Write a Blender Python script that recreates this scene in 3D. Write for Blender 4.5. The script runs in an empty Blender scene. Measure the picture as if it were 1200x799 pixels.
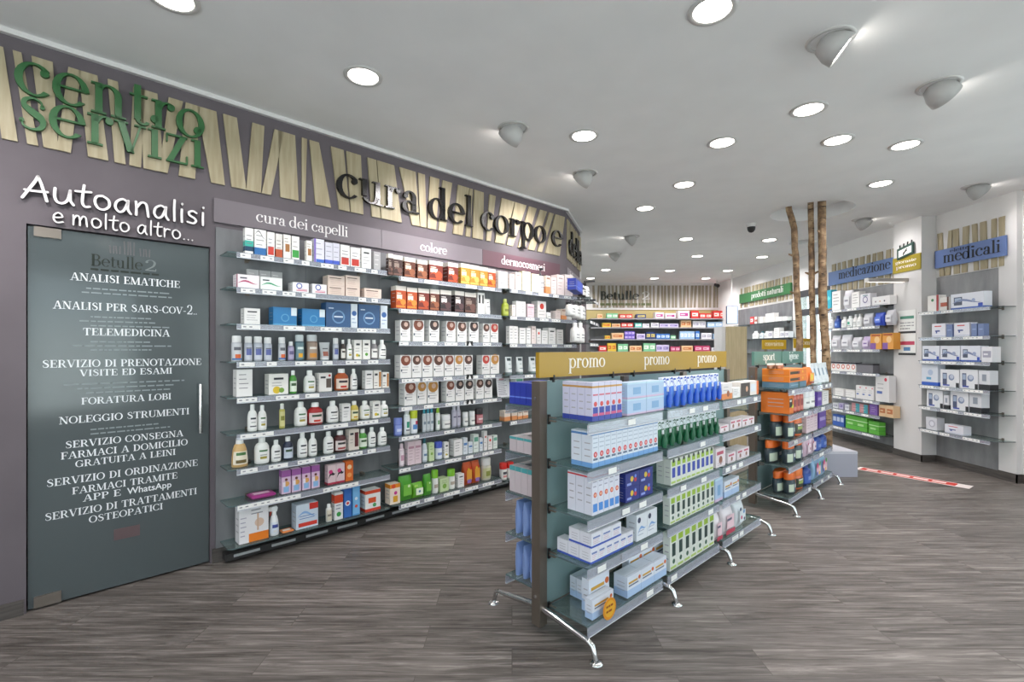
import bpy, bmesh, math, random
from mathutils import Vector, Matrix
random.seed(7)
S = bpy.context.scene
C = S.collection
PI = math.pi
# ------------------------------------------------------------------ camera, light, exposure
cd = bpy.data.cameras.new('camera'); cam = bpy.data.objects.new('camera', cd); C.objects.link(cam)
cam.location = (0, 0, 1.5); cam.rotation_euler = (PI/2, 0, 0)
cd.sensor_width = 36; cd.lens = 36*560.7/1200; cd.shift_y = 9.7/1200; cd.clip_start = .05
S.camera = cam
S.view_settings.view_transform = 'Standard'; S.view_settings.look = 'None'
S.view_settings.exposure = 0.0; S.view_settings.gamma = 1; S.view_settings.use_curve_mapping = False
W = bpy.data.worlds.new('daylight'); S.world = W; W.use_nodes = True
_bg = W.node_tree.nodes['Background']; _bg.inputs[1].default_value = 5.2     # overcast sky above, paving half brightened to light the ceiling
_tc = W.node_tree.nodes.new('ShaderNodeTexCoord'); _sx = W.node_tree.nodes.new('ShaderNodeSeparateXYZ'); _rp = W.node_tree.nodes.new('ShaderNodeValToRGB')
_rp.color_ramp.elements[0].position = .0; _rp.color_ramp.elements[0].color = (.98, .965, 1, 1); _rp.color_ramp.elements[1].position = .08; _rp.color_ramp.elements[1].color = (.60, .62, .69, 1)
W.node_tree.links.new(_tc.outputs['Generated'], _sx.inputs[0]); W.node_tree.links.new(_sx.outputs[2], _rp.inputs[0]); W.node_tree.links.new(_rp.outputs[0], _bg.inputs[0])
S.cycles.transparent_max_bounces = 40; S.cycles.max_bounces = 14; S.cycles.diffuse_bounces = 6
P_DOWN, P_SPOT = 9.5, 8.0
LAMP_COL = (1, .955, .955)

# ------------------------------------------------------------------ materials
def lin(h):
    h = h.lstrip('#'); o = []
    for i in (0, 2, 4):
        c = int(h[i:i+2], 16)/255; o.append(c/12.92 if c <= .04045 else ((c+.055)/1.055)**2.4)
    return (*o, 1)
MC = {}
def mat(h, rough=.45, metal=0., coat=0.):
    k = (h, rough, metal, coat)
    if k not in MC:
        m = bpy.data.materials.new('paint_'+h); m.use_nodes = True
        b = m.node_tree.nodes['Principled BSDF']
        b.inputs['Base Color'].default_value = lin(h); b.inputs['Roughness'].default_value = rough
        b.inputs['Metallic'].default_value = metal; b.inputs['Coat Weight'].default_value = coat
        MC[k] = m
    return MC[k]
def nodes(name):
    m = bpy.data.materials.new(name); m.use_nodes = True
    t = m.node_tree; return m, t, t.nodes['Principled BSDF']
def N(t, ty, **kw):
    n = t.nodes.new(ty)
    for k, v in kw.items():
        if k.startswith('i_'): n.inputs[int(k[2:]) if k[2:].isdigit() else k[2:].replace('_', ' ')].default_value = v
        else: setattr(n, k, v)
    return n
def ramp(t, stops):
    r = t.nodes.new('ShaderNodeValToRGB'); e = r.color_ramp.elements
    while len(e) < len(stops): e.new(.5)
    for x, (p, c) in zip(e, stops): x.position = p; x.color = lin(c)
    return r
def mapped(t, scale, coord='Object', rot=(0, 0, 0)):
    tc = N(t, 'ShaderNodeTexCoord'); mp = N(t, 'ShaderNodeMapping')
    mp.inputs['Scale'].default_value = scale; mp.inputs['Rotation'].default_value = rot
    t.links.new(tc.outputs[coord], mp.inputs[0]); return mp
def noisy(name, stops, scale, nscale=6, rough=.6, detail=6, bump=0., spec=.5):
    m, t, b = nodes(name); mp = mapped(t, scale)
    n = N(t, 'ShaderNodeTexNoise'); n.inputs['Scale'].default_value = nscale; n.inputs['Detail'].default_value = detail
    r = ramp(t, stops); t.links.new(mp.outputs[0], n.inputs['Vector']); t.links.new(n.outputs[0], r.inputs[0])
    t.links.new(r.outputs[0], b.inputs['Base Color']); b.inputs['Roughness'].default_value = rough
    b.inputs['Specular IOR Level'].default_value = spec
    if bump:
        bp = N(t, 'ShaderNodeBump'); bp.inputs['Strength'].default_value = bump; bp.inputs['Distance'].default_value = .01
        t.links.new(n.outputs[0], bp.inputs['Height']); t.links.new(bp.outputs[0], b.inputs['Normal'])
    return m
def floor_mat():
    m, t, b = nodes('grey_oak_planks'); mp = mapped(t, (1, 1, 1))
    br = N(t, 'ShaderNodeTexBrick'); br.offset = .37; br.offset_frequency = 2
    br.inputs['Color1'].default_value = (0, 0, 0, 1); br.inputs['Color2'].default_value = (1, 1, 1, 1); br.inputs['Mortar'].default_value = (.5, .5, .5, 1)
    br.inputs['Scale'].default_value = 1; br.inputs['Mortar Size'].default_value = .0022; br.inputs['Mortar Smooth'].default_value = .3
    br.inputs['Brick Width'].default_value = 1.2; br.inputs['Row Height'].default_value = .2; br.inputs['Bias'].default_value = 0
    t.links.new(mp.outputs[0], br.inputs['Vector'])
    # every plank shifts the grain
    sh = N(t, 'ShaderNodeVectorMath', operation='MULTIPLY_ADD'); sh.inputs[1].default_value = (7.3, 3.1, 5)
    t.links.new(br.outputs['Color'], sh.inputs[0]); t.links.new(mp.outputs[0], sh.inputs[2])
    st = N(t, 'ShaderNodeVectorMath', operation='MULTIPLY'); st.inputs[1].default_value = (1.6, 26, 1); t.links.new(sh.outputs[0], st.inputs[0])
    n1 = N(t, 'ShaderNodeTexNoise'); n1.inputs['Scale'].default_value = 1.5; n1.inputs['Detail'].default_value = 9; n1.inputs['Roughness'].default_value = .68; n1.inputs['Distortion'].default_value = .6
    t.links.new(st.outputs[0], n1.inputs['Vector'])
    r1 = ramp(t, [(.28, '#38332f'), (.42, '#5a534e'), (.55, '#716a65'), (.72, '#989089')])
    t.links.new(n1.outputs[0], r1.inputs[0])
    hs = N(t, 'ShaderNodeHueSaturation'); hs.inputs['Saturation'].default_value = .9
    ma = N(t, 'ShaderNodeMapRange'); ma.inputs[3].default_value = .82; ma.inputs[4].default_value = 1.14
    t.links.new(br.outputs['Color'], ma.inputs[0]); t.links.new(ma.outputs[0], hs.inputs['Value']); t.links.new(r1.outputs[0], hs.inputs['Color'])
    mx = N(t, 'ShaderNodeMix', data_type='RGBA'); mx.inputs[7].default_value = lin('#57504b')
    t.links.new(br.outputs['Fac'], mx.inputs[0]); t.links.new(hs.outputs[0], mx.inputs[6]); t.links.new(mx.outputs[2], b.inputs['Base Color'])
    b.inputs['Roughness'].default_value = .42; b.inputs['Specular IOR Level'].default_value = .35
    bp = N(t, 'ShaderNodeBump'); bp.inputs['Strength'].default_value = .25; bp.inputs['Distance'].default_value = .004
    t.links.new(n1.outputs[0], bp.inputs['Height']); t.links.new(bp.outputs[0], b.inputs['Normal'])
    return m
def clear_mat(name, tint, fac=.1, rough=.03, haze=None, hazecol='#ffffff'):
    m = bpy.data.materials.new(name); m.use_nodes = True; t = m.node_tree; t.nodes.clear()
    o = N(t, 'ShaderNodeOutputMaterial'); tr = N(t, 'ShaderNodeBsdfTransparent'); tr.inputs[0].default_value = lin(tint)
    gl = N(t, 'ShaderNodeBsdfGlossy'); gl.inputs['Roughness'].default_value = rough; gl.inputs[0].default_value = (.9, .95, .95, 1)
    mx = N(t, 'ShaderNodeMixShader'); lw = N(t, 'ShaderNodeLayerWeight'); lw.inputs[0].default_value = .25
    mr = N(t, 'ShaderNodeMapRange'); mr.inputs[3].default_value = fac*.5; mr.inputs[4].default_value = min(1, fac*5)
    t.links.new(lw.outputs['Fresnel'], mr.inputs[0]); t.links.new(mr.outputs[0], mx.inputs[0])
    t.links.new(tr.outputs[0], mx.inputs[1]); t.links.new(gl.outputs[0], mx.inputs[2]); last = mx
    if haze:
        d = N(t, 'ShaderNodeBsdfDiffuse'); d.inputs[0].default_value = lin(hazecol)
        m2 = N(t, 'ShaderNodeMixShader'); m2.inputs[0].default_value = haze
        t.links.new(mx.outputs[0], m2.inputs[1]); t.links.new(d.outputs[0], m2.inputs[2]); last = m2
    t.links.new(last.outputs[0], o.inputs[0]); return m
def emit(name, col, s):
    m = bpy.data.materials.new(name); m.use_nodes = True; t = m.node_tree
    b = t.nodes['Principled BSDF']; b.inputs['Base Color'].default_value = lin(col)
    b.inputs['Emission Color'].default_value = lin(col); b.inputs['Emission Strength'].default_value = s; return m
def ply_mat(name, a, b_, c):
    return noisy(name, [(.3, a), (.5, b_), (.7, c)], (14, 14, 1.2), 3, .55, 5)
def bark_mat():
    m, t, b = nodes('birch_bark'); mp = mapped(t, (1, 1, 1))
    n = N(t, 'ShaderNodeTexNoise'); n.inputs['Scale'].default_value = 14; n.inputs['Detail'].default_value = 8; t.links.new(mp.outputs[0], n.inputs['Vector'])
    r = ramp(t, [(.3, '#524030'), (.5, '#866b50'), (.68, '#b09676')]); t.links.new(n.outputs[0], r.inputs[0])
    m2 = mapped(t, (5, 5, 28)); n2 = N(t, 'ShaderNodeTexNoise'); n2.inputs['Scale'].default_value = 1.6; n2.inputs['Detail'].default_value = 3; t.links.new(m2.outputs[0], n2.inputs['Vector'])
    r2 = ramp(t, [(.62, '#ffffff'), (.7, '#5a4a3c')]); t.links.new(n2.outputs[0], r2.inputs[0])
    mx = N(t, 'ShaderNodeMix', data_type='RGBA', blend_type='MULTIPLY'); mx.inputs[0].default_value = 1
    t.links.new(r.outputs[0], mx.inputs[6]); t.links.new(r2.outputs[0], mx.inputs[7]); t.links.new(mx.outputs[2], b.inputs['Base Color'])
    b.inputs['Roughness'].default_value = .75
    bp = N(t, 'ShaderNodeBump'); bp.inputs['Strength'].default_value = .5; t.links.new(n.outputs[0], bp.inputs['Height']); t.links.new(bp.outputs[0], b.inputs['Normal'])
    return m
M_FLOOR = floor_mat()
M_CEIL = noisy('ceiling_paint', [(.3, '#e4e4e4'), (.7, '#e9e9e9')], (1, 1, 1), 3, .9, spec=.2)
M_WALL = noisy('mauve_grey_paint', [(.3, '#5e575c'), (.7, '#665f64')], (1, 1, 1), 2.5, .75, spec=.3)
M_LAM = noisy('grey_laminate', [(.3, '#66676a'), (.5, '#707174'), (.7, '#7a7b7d')], (3, 3, 1), 3, .6)
M_LAMR = noisy('light_grey_laminate', [(.3, '#7e7e81'), (.5, '#8a8a8c'), (.7, '#949495')], (3, 3, 1), 3, .6)
M_WHITE = noisy('white_paint', [(.3, '#d2d0cf'), (.7, '#d8d6d5')], (1, 1, 1), 3, .8, spec=.3)
M_BASE = noisy('dark_skirting', [(.3, '#3f3b39'), (.7, '#5a5450')], (2, 2, 30), 2, .5)
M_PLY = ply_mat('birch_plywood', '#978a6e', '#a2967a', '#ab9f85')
M_PLYD = ply_mat('grey_brown_veneer', '#857b6a', '#938977', '#a09684')  # greyer brown tone for the back wall frieze strips
M_BARK = bark_mat()
M_GLASS = clear_mat('shelf_glass', '#eef5f3', .1, .03, .05, '#c4d4d2')
M_EDGE = mat('#56686a', .15)
M_LIP = clear_mat('clear_acrylic_rail', '#f0f1f6', .1, .2, .28, '#d4d6e0')
M_FROST = clear_mat('frosted_teal_glass', '#b4cccc', .14, .15, .6, '#9db6b7')
M_BLISTER = clear_mat('clear_blister', '#eef4fa', .25)
M_STEEL = mat('#776d63', .34, .6)
M_CHROME = mat('#d8d8d8', .12, 1)
M_BLACK = mat('#1a1a1a', .4)
M_PAPER = mat('#e9e9e6', .6)
M_LAMP = emit('lamp_glow', '#fff8f0', 14)

# ------------------------------------------------------------------ mesh building
class MB:
    def __init__(s): s.v = []; s.f = []; s.m = []; s.mats = []; s.sm = []
    def mi(s, m):
        if m not in s.mats: s.mats.append(m)
        return s.mats.index(m)
    def face(s, pts, m, smooth=False):
        i = len(s.v); s.v += [tuple(p) for p in pts]; s.f.append(tuple(range(i, i+len(pts)))); s.m.append(s.mi(m)); s.sm.append(smooth)
    def grid(s, rows, m, smooth=True, closed=True):
        i = len(s.v); n = len(rows[0]); k = s.mi(m)
        for r in rows: s.v += [tuple(p) for p in r]
        for a in range(len(rows)-1):
            for b in range(n if closed else n-1):
                b2 = (b+1) % n
                s.f.append((i+a*n+b, i+a*n+b2, i+(a+1)*n+b2, i+(a+1)*n+b)); s.m.append(k); s.sm.append(smooth)
    def cap(s, ring, m): s.face(ring, m)
    def box(s, x0, x1, y0, y1, z0, z1, m, front=None):
        a = [(x0, y0), (x1, y0), (x1, y1), (x0, y1)]
        s.prism(a, z0, z1, m)
        if front: s.m[-4] = s.mi(front)
    def prism(s, poly, z0, z1, m, side=None):   # poly counter-clockwise seen from above
        n = len(poly); i = len(s.v); k = s.mi(m); ks = s.mi(side) if side else k
        s.v += [(x, y, z0) for x, y in poly]+[(x, y, z1) for x, y in poly]
        s.f.append(tuple(reversed(range(i, i+n)))); s.m.append(k); s.sm.append(False)
        s.f.append(tuple(range(i+n, i+2*n))); s.m.append(k); s.sm.append(False)
        for a in range(n):
            b = (a+1) % n; s.f.append((i+a, i+b, i+n+b, i+n+a)); s.m.append(ks); s.sm.append(False)
    def plate(s, poly, y0, y1, m, side=None):   # poly (x,z) counter-clockwise seen from the front (-y)
        n = len(poly); i = len(s.v); k = s.mi(m); ks = s.mi(side) if side else k
        s.v += [(x, y0, z) for x, z in poly]+[(x, y1, z) for x, z in poly]
        s.f.append(tuple(range(i, i+n))); s.m.append(k); s.sm.append(False)
        s.f.append(tuple(reversed(range(i+n, i+2*n)))); s.m.append(k); s.sm.append(False)
        for a in range(n):
            b = (a+1) % n; s.f.append((i+b, i+a, i+n+a, i+n+b)); s.m.append(ks); s.sm.append(False)
    def lathe(s, prof, m, sx=1, sy=1, n=16, cx=0, cy=0, cz=0, top=True, bot=True, a0=0, a1=2*PI):
        full = abs(a1-a0-2*PI) < 1e-6; k = n if full else n+1
        rows = [[(cx+r*sx*math.cos(a0+(a1-a0)*j/n), cy+r*sy*math.sin(a0+(a1-a0)*j/n), cz+z) for j in range(k)] for r, z in prof]
        s.grid(rows, m, True, full)
        if full and bot: s.cap(list(reversed(rows[0])), m)
        if full and top: s.cap(rows[-1], m)
    def tube(s, path, rads, m, n=10):
        P = [Vector(p) for p in path]; rows = []
        if not hasattr(rads, '__len__'): rads = [rads]*len(P)
        up = None
        for i, p in enumerate(P):
            t = (P[min(i+1, len(P)-1)]-P[max(i-1, 0)]).normalized()
            if up is None:
                up = Vector((0, 0, 1)) if abs(t.z) < .9 else Vector((1, 0, 0))
            a = t.cross(up).normalized(); b = a.cross(t).normalized(); up = b
            rows.append([p+a*rads[i]*math.cos(2*PI*j/n)+b*rads[i]*math.sin(2*PI*j/n) for j in range(n)])
        s.grid(rows, m); s.cap(list(reversed(rows[0])), m); s.cap(rows[-1], m)
    def mesh(s, name):
        me = bpy.data.meshes.new(name); me.from_pydata(s.v, [], s.f)
        for m in s.mats: me.materials.append(m)
        me.polygons.foreach_set('material_index', s.m); me.polygons.foreach_set('use_smooth', s.sm)
        me.update(); return me
def link(name, me, parent=None, loc=(0, 0, 0), rz=0.):
    o = bpy.data.objects.new(name, me); C.objects.link(o); o.location = loc; o.rotation_euler = (0, 0, rz)
    if parent: o.parent = parent
    return o
def obj(name, mb, parent=None, loc=(0, 0, 0), rz=0.): return link(name, mb.mesh(name), parent, loc, rz)
def tag(o, label, cat, group=None):
    o['label'] = label; o['category'] = cat
    if group: o['group'] = group
    return o
def thing(name, label, cat, loc=(0, 0, 0), rz=0., group=None): return tag(link(name, None, None, loc, rz), label, cat, group)
def struct(name, mb, loc=(0, 0, 0), rz=0.):
    o = obj(name, mb, None, loc, rz); o['kind'] = 'structure'; return o
class Frame:                                  # wall frames: x to the right along the wall, y into the wall, z up
    def __init__(s, x, y, deg):
        s.x, s.y, s.rz = x, y, math.radians(deg); s.c, s.s = math.cos(s.rz), math.sin(s.rz)
    def p(s, u, v, z=0.): return (s.x+u*s.c-v*s.s, s.y+u*s.s+v*s.c, z)
LW = Frame(-2.7042, 2.7688, 44.3238)          # long left wall
LE = Frame(*LW.p(4.73, 0)[:2], 73)            # its turned end
ST = Frame(.1462, 2.5561, 43.0633)            # centre line of the free-standing shelves
RW = Frame(5.55, 0, -90)                      # right wall
RE = Frame(5.66, 0, -90)                      # recess of the right wall
BW = Frame(0, 12.9, 0)                        # back wall
H = 3.28

# ------------------------------------------------------------------ lettering: a serif alphabet drawn from stems, arcs and serifs
def arc(cx, cy, rx, ry, wh, wv, a0=0, a1=360, n=22): return ('a', cx, cy, rx, ry, wh, wv, a0, a1, n)
T, t_ = .19, .055
def sv(x, y0, y1, w=T): return ('q', [(x-w/2, y0), (x+w/2, y0), (x+w/2, y1), (x-w/2, y1)])
def sh(x0, x1, y, t=t_): return ('q', [(x0, y-t/2), (x1, y-t/2), (x1, y+t/2), (x0, y+t/2)])
def sl(x0, y0, x1, y1, w): return ('q', [(x0-w/2, y0), (x0+w/2, y0), (x1+w/2, y1), (x1-w/2, y1)] if y1 > y0 else [(x1-w/2, y1), (x1+w/2, y1), (x0+w/2, y0), (x0-w/2, y0)])
def dot(x, y, r): return ('a', x, y, r/2, r/2, r, r, 0, 360, 12)
def pth(*p): return ('p', p)
G = {
 'a': (.86, [sv(.6, .1, .74), arc(.4, .72, .2, .235, T, t_, 0, 165), dot(.2, .72, .1), arc(.36, .27, .25, .245, .15, t_, 20, 340), sh(.55, .84, .05, .07)]),
 'c': (.86, [arc(.47, .5, .36, .47, T, t_, 42, 318), dot(.7, .75, .11)]),
 'd': (1.02, [arc(.42, .49, .33, .47, T, t_), sv(.74, 0, 1.55), sh(.56, .74, 1.52), sh(.74, .96, .03)]),
 'e': (.9, [arc(.46, .5, .36, .47, T, t_, 4, 318), sh(.12, .86, .54)]),
 'g': (.92, [arc(.42, .62, .28, .33, T, t_), arc(.42, -.2, .33, .2, .12, t_), ('q', [(.2, .0), (.7, -.05), (.7, .07), (.2, .12)]), sh(.66, .9, .9, .08), arc(.3, .2, .12, .12, .08, t_, 90, 270)]),
 'i': (.5, [sv(.25, 0, .97), sh(.05, .25, .94), sh(.05, .46, .03), dot(.25, 1.32, .125)]),
 'l': (.5, [sv(.25, 0, 1.55), sh(.05, .25, 1.52), sh(.05, .46, .03)]),
 'm': (1.5, [sv(.25, 0, .97), sh(.05, .25, .94), sv(.74, 0, .72), sv(1.24, 0, .72), arc(.495, .68, .25, .27, T, t_, 0, 150), arc(.99, .68, .25, .27, T, t_, 0, 150), sh(.05, .45, .03), sh(.55, .94, .03), sh(1.04, 1.45, .03)]),
 'n': (1.02, [sv(.25, 0, .97), sh(.05, .25, .94), sv(.76, 0, .7), arc(.5, .68, .26, .27, T, t_, 0, 150), sh(.05, .45, .03), sh(.56, .97, .03)]),
 'o': (.94, [arc(.47, .49, .36, .47, T, t_)]),
 'p': (1.02, [sv(.25, -.52, .97), sh(.05, .25, .94), arc(.57, .49, .33, .47, T, t_), sh(.05, .46, -.5)]),
 'r': (.76, [sv(.25, 0, .97), sh(.05, .25, .94), sh(.05, .46, .03), arc(.52, .62, .26, .33, T, t_, 60, 160), dot(.63, .84, .115)]),
 's': (.74, [pth((.6, .7, .05), (.57, .88, .05), (.38, .96, .06), (.2, .86, .11), (.19, .7, .14), (.36, .55, .19), (.55, .42, .19), (.62, .25, .14), (.55, .1, .11), (.36, .03, .06), (.17, .1, .05), (.12, .3, .05)), dot(.6, .74, .06), dot(.13, .25, .06)]),
 't': (.62, [sv(.27, .14, 1.28), sh(.05, .56, .94, .06), arc(.42, .16, .15, .15, .12, t_, 180, 340)]),
 'u': (1.04, [sv(.23, .28, .97), sh(.03, .23, .94), sv(.76, 0, .97), sh(.56, .76, .94), arc(.49, .3, .26, .28, T, t_, 200, 360), sh(.76, .98, .03)]),
 'v': (.9, [sl(.18, .97, .46, 0, .2), sl(.74, .97, .47, 0, .07), sh(.0, .38, .94), sh(.56, .9, .94)]),
 'z': (.84, [sh(.1, .76, .94, .06), sh(.1, .76, .03, .06), sl(.64, .95, .2, .03, .2), sv(.12, .68, .95, .05), sv(.75, .03, .3, .05)]),
 '2': (.95, [arc(.45, 1.0, .28, .35, .16, t_, -20, 170), dot(.2, 1.05, .1), pth((.72, .9, .16), (.6, .55, .14), (.15, .08, .09)), sh(.1, .8, .05, .12), sv(.8, .0, .3, .05)]),
 'A': (1.0, [sl(.16, 0, .48, 1, .06), sl(.84, 0, .52, 1, .17), sh(.26, .7, .34), sh(.0, .32, .02), sh(.62, 1, .02)]),
 'B': (.85, [sv(.22, 0, 1), sh(.05, .5, .97), sh(.1, .5, .53), sh(.05, .5, .03), arc(.46, .75, .22, .22, .16, t_, -90, 90), arc(.46, .27, .27, .25, .17, t_, -90, 90)]),
 'C': (.9, [arc(.48, .5, .38, .48, .17, t_, 38, 322), sv(.8, .66, .98, .05), sv(.8, .04, .3, .04)]),
 'D': (.95, [sv(.22, 0, 1), sh(.05, .42, .97), sh(.05, .42, .03), arc(.4, .5, .4, .47, .17, t_, -90, 90)]),
 'E': (.82, [sv(.22, 0, 1), sh(.05, .72, .97), sh(.2, .56, .52), sh(.05, .75, .03), sv(.72, .72, .98, .05), sv(.75, .03, .3, .05), sv(.56, .4, .64, .05)]),
 'F': (.78, [sv(.22, 0, 1), sh(.05, .72, .97), sh(.2, .56, .5), sh(.05, .42, .03), sv(.72, .72, .98, .05), sv(.56, .38, .62, .05)]),
 'G': (.98, [arc(.48, .5, .38, .48, .17, t_, 38, 330), sv(.8, .66, .98, .05), sv(.8, .05, .42, .15), sh(.6, .96, .43)]),
 'H': (1.0, [sv(.22, 0, 1), sv(.78, 0, 1), sh(.2, .8, .52), sh(.05, .4, .97), sh(.05, .4, .03), sh(.6, .95, .97), sh(.6, .95, .03)]),
 'I': (.45, [sv(.22, 0, 1), sh(.05, .4, .97), sh(.05, .4, .03)]),
 'L': (.78, [sv(.22, 0, 1), sh(.05, .42, .97), sh(.05, .72, .03), sv(.72, .03, .34, .05)]),
 'M': (1.2, [sv(.17, 0, 1, .06), sv(1.0, 0, 1), sl(.2, 1, .56, .02, .18), sl(.95, 1, .58, .02, .06), sh(.0, .32, .03), sh(.0, .25, .97), sh(.84, 1.17, .03), sh(.95, 1.17, .97)]),
 'N': (1.0, [sv(.18, 0, 1, .06), sv(.82, 0, 1, .06), sl(.2, 1, .8, 0, .19), sh(.02, .34, .03), sh(.0, .26, .97), sh(.66, .98, .97)]),
 'O': (.98, [arc(.49, .5, .39, .48, .17, t_)]),
 'P': (.82, [sv(.22, 0, 1), sh(.05, .45, .97), sh(.2, .45, .47), sh(.05, .42, .03), arc(.43, .72, .27, .25, .16, t_, -90, 90)]),
 'R': (.95, [sv(.22, 0, 1), sh(.05, .45, .97), sh(.2, .45, .49), sh(.05, .42, .03), arc(.43, .73, .26, .24, .16, t_, -90, 90), sl(.5, .48, .8, .0, .17), sh(.74, .95, .03)]),
 'S': (.78, [pth((.64, .72, .05), (.6, .9, .05), (.4, .97, .06), (.2, .86, .11), (.19, .7, .14), (.38, .55, .17), (.58, .42, .17), (.65, .25, .14), (.57, .1, .11), (.36, .03, .06), (.17, .1, .05), (.12, .3, .05))]),
 'T': (.9, [sv(.45, 0, 1), sh(.06, .84, .97), sh(.27, .63, .03), sv(.07, .7, .98, .05), sv(.83, .7, .98, .05)]),
 'U': (.98, [sv(.2, .3, 1), sv(.79, .3, 1, .06), arc(.495, .32, .295, .3, .12, t_, 180, 360), sh(.04, .38, .97), sh(.64, .95, .97)]),
 'V': (.98, [sl(.16, 1, .48, 0, .18), sl(.84, 1, .5, 0, .06), sh(.0, .34, .97), sh(.66, .98, .97)]),
 'Z': (.85, [sh(.12, .76, .97), sh(.08, .78, .03), sl(.68, 1, .18, 0, .17), sv(.12, .7, .98, .05), sv(.78, .03, .32, .05)]),
 '-': (.5, [sh(.08, .42, .4, .08)]), '.': (.3, [dot(.15, .06, .07)]),
}
HW = {  # rounded handwriting, single strokes
 'A': (1.2, [[(.0, 0), (.25, .55), (.5, 1.1), (.62, 1.45)], [(.62, 1.45), (.78, .9), (.98, -.02)], [(.1, .5), (.5, .5), (1.0, .56)]]),
 'u': (.95, [[(.12, .9), (.1, .4), (.2, .06), (.45, .02), (.66, .3), (.76, .9)], [(.76, .9), (.76, .3), (.9, .0)]]),
 't': (.8, [[(.42, 1.4), (.36, .8), (.34, .25), (.45, .02), (.66, .06)], [(.05, .93), (.4, .97), (.72, 1.02)]]),
 'o': (.95, [[(.45, .92), (.18, .8), (.1, .42), (.25, .06), (.52, .02), (.76, .3), (.72, .7), (.45, .92)]]),
 'a': (.98, [[(.7, .78), (.45, .93), (.17, .7), (.1, .3), (.28, .03), (.52, .2), (.7, .78)], [(.72, .88), (.7, .3), (.84, .0)]]),
 'n': (.95, [[(.12, .92), (.14, .45), (.13, .0)], [(.14, .5), (.38, .9), (.62, .86), (.7, .45), (.74, .0)]]),
 'm': (1.35, [[(.12, .92), (.13, .45), (.12, .0)], [(.13, .5), (.32, .9), (.52, .84), (.58, .45), (.58, .02)], [(.59, .5), (.8, .92), (1.0, .82), (1.06, .4), (1.1, .0)]]),
 'l': (.4, [[(.2, 1.5), (.18, .8), (.19, .0)]]),
 'i': (.42, [[(.2, .92), (.19, .5), (.2, .0)], [(.22, 1.28), (.23, 1.33)]]),
 's': (.78, [[(.6, .82), (.4, .93), (.18, .8), (.22, .58), (.48, .42), (.58, .22), (.42, .03), (.1, .08)]]),
 'e': (.9, [[(.12, .48), (.45, .5), (.7, .6), (.62, .85), (.38, .92), (.14, .66), (.14, .25), (.36, .02), (.74, .12)]]),
 'r': (.75, [[(.14, .92), (.15, .45), (.14, .0)], [(.15, .5), (.32, .86), (.62, .84)]]),
 '.': (.38, [[(.16, .03), (.18, .06)]]),
}
def smooth_path(p, k=4):
    out = []
    for i in range(len(p)-1):
        a, b, c, d = p[max(i-1, 0)], p[i], p[i+1], p[min(i+2, len(p)-1)]
        for j in range(k):
            s = j/k
            out.append(tuple(.5*(2*b[q]+(c[q]-a[q])*s+(2*a[q]-5*b[q]+4*c[q]-d[q])*s*s+(3*b[q]-a[q]-3*c[q]+d[q])*s**3) for q in range(len(b))))
    out.append(tuple(p[-1])); return out
def strip_quads(pts):       # (x, y, w) centreline to quads
    L, R = [], []
    for i, (x, y, w) in enumerate(pts):
        a = pts[max(i-1, 0)]; b = pts[min(i+1, len(pts)-1)]
        dx, dy = b[0]-a[0], b[1]-a[1]; q = math.hypot(dx, dy) or 1
        L.append((x-dy/q*w/2, y+dx/q*w/2)); R.append((x+dy/q*w/2, y-dx/q*w/2))
    return L, R
def solid_strip(mb, L, R, tf, y0, y1, m, side, closed=False):
    L = [tf(*p) for p in L]; R = [tf(*p) for p in R]; n = len(L)
    for i in range(n-1):
        mb.face([(R[i][0], y0, R[i][1]), (R[i+1][0], y0, R[i+1][1]), (L[i+1][0], y0, L[i+1][1]), (L[i][0], y0, L[i][1])], m)
        mb.face([(R[i][0], y1, R[i][1]), (R[i+1][0], y1, R[i+1][1]), (R[i+1][0], y0, R[i+1][1]), (R[i][0], y0, R[i][1])], side)
        mb.face([(L[i][0], y0, L[i][1]), (L[i+1][0], y0, L[i+1][1]), (L[i+1][0], y1, L[i+1][1]), (L[i][0], y1, L[i][1])], side)
    if not closed:
        for i in (0, n-1): mb.face([(L[i][0], y0, L[i][1]), (R[i][0], y0, R[i][1]), (R[i][0], y1, R[i][1]), (L[i][0], y1, L[i][1])], side)
def glyph(mb, ch, tf, y0, y1, m, side):
    for g in G[ch][1]:
        if g[0] == 'q': mb.plate([tf(*p) for p in g[1]], y0, y1, m, side)
        elif g[0] == 'a':
            _, cx, cy, rx, ry, wh, wv, a0, a1, n = g; k = max(4, int(n*abs(a1-a0)/360)); L, R = [], []
            for j in range(k+1):
                a = math.radians(a0+(a1-a0)*j/k); c, s = math.cos(a), math.sin(a)
                L.append((cx+(rx-wh/2)*c, cy+(ry-wv/2)*s)); R.append((cx+(rx+wh/2)*c, cy+(ry+wv/2)*s))
            solid_strip(mb, L, R, tf, y0, y1, m, side, abs(a1-a0) >= 360)
        else:
            L, R = strip_quads(smooth_path(list(g[1]), 4)); solid_strip(mb, L, R, tf, y0, y1, m, side)
def width(s): return sum(.45 if c == ' ' else G[c][0] for c in s)
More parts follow.
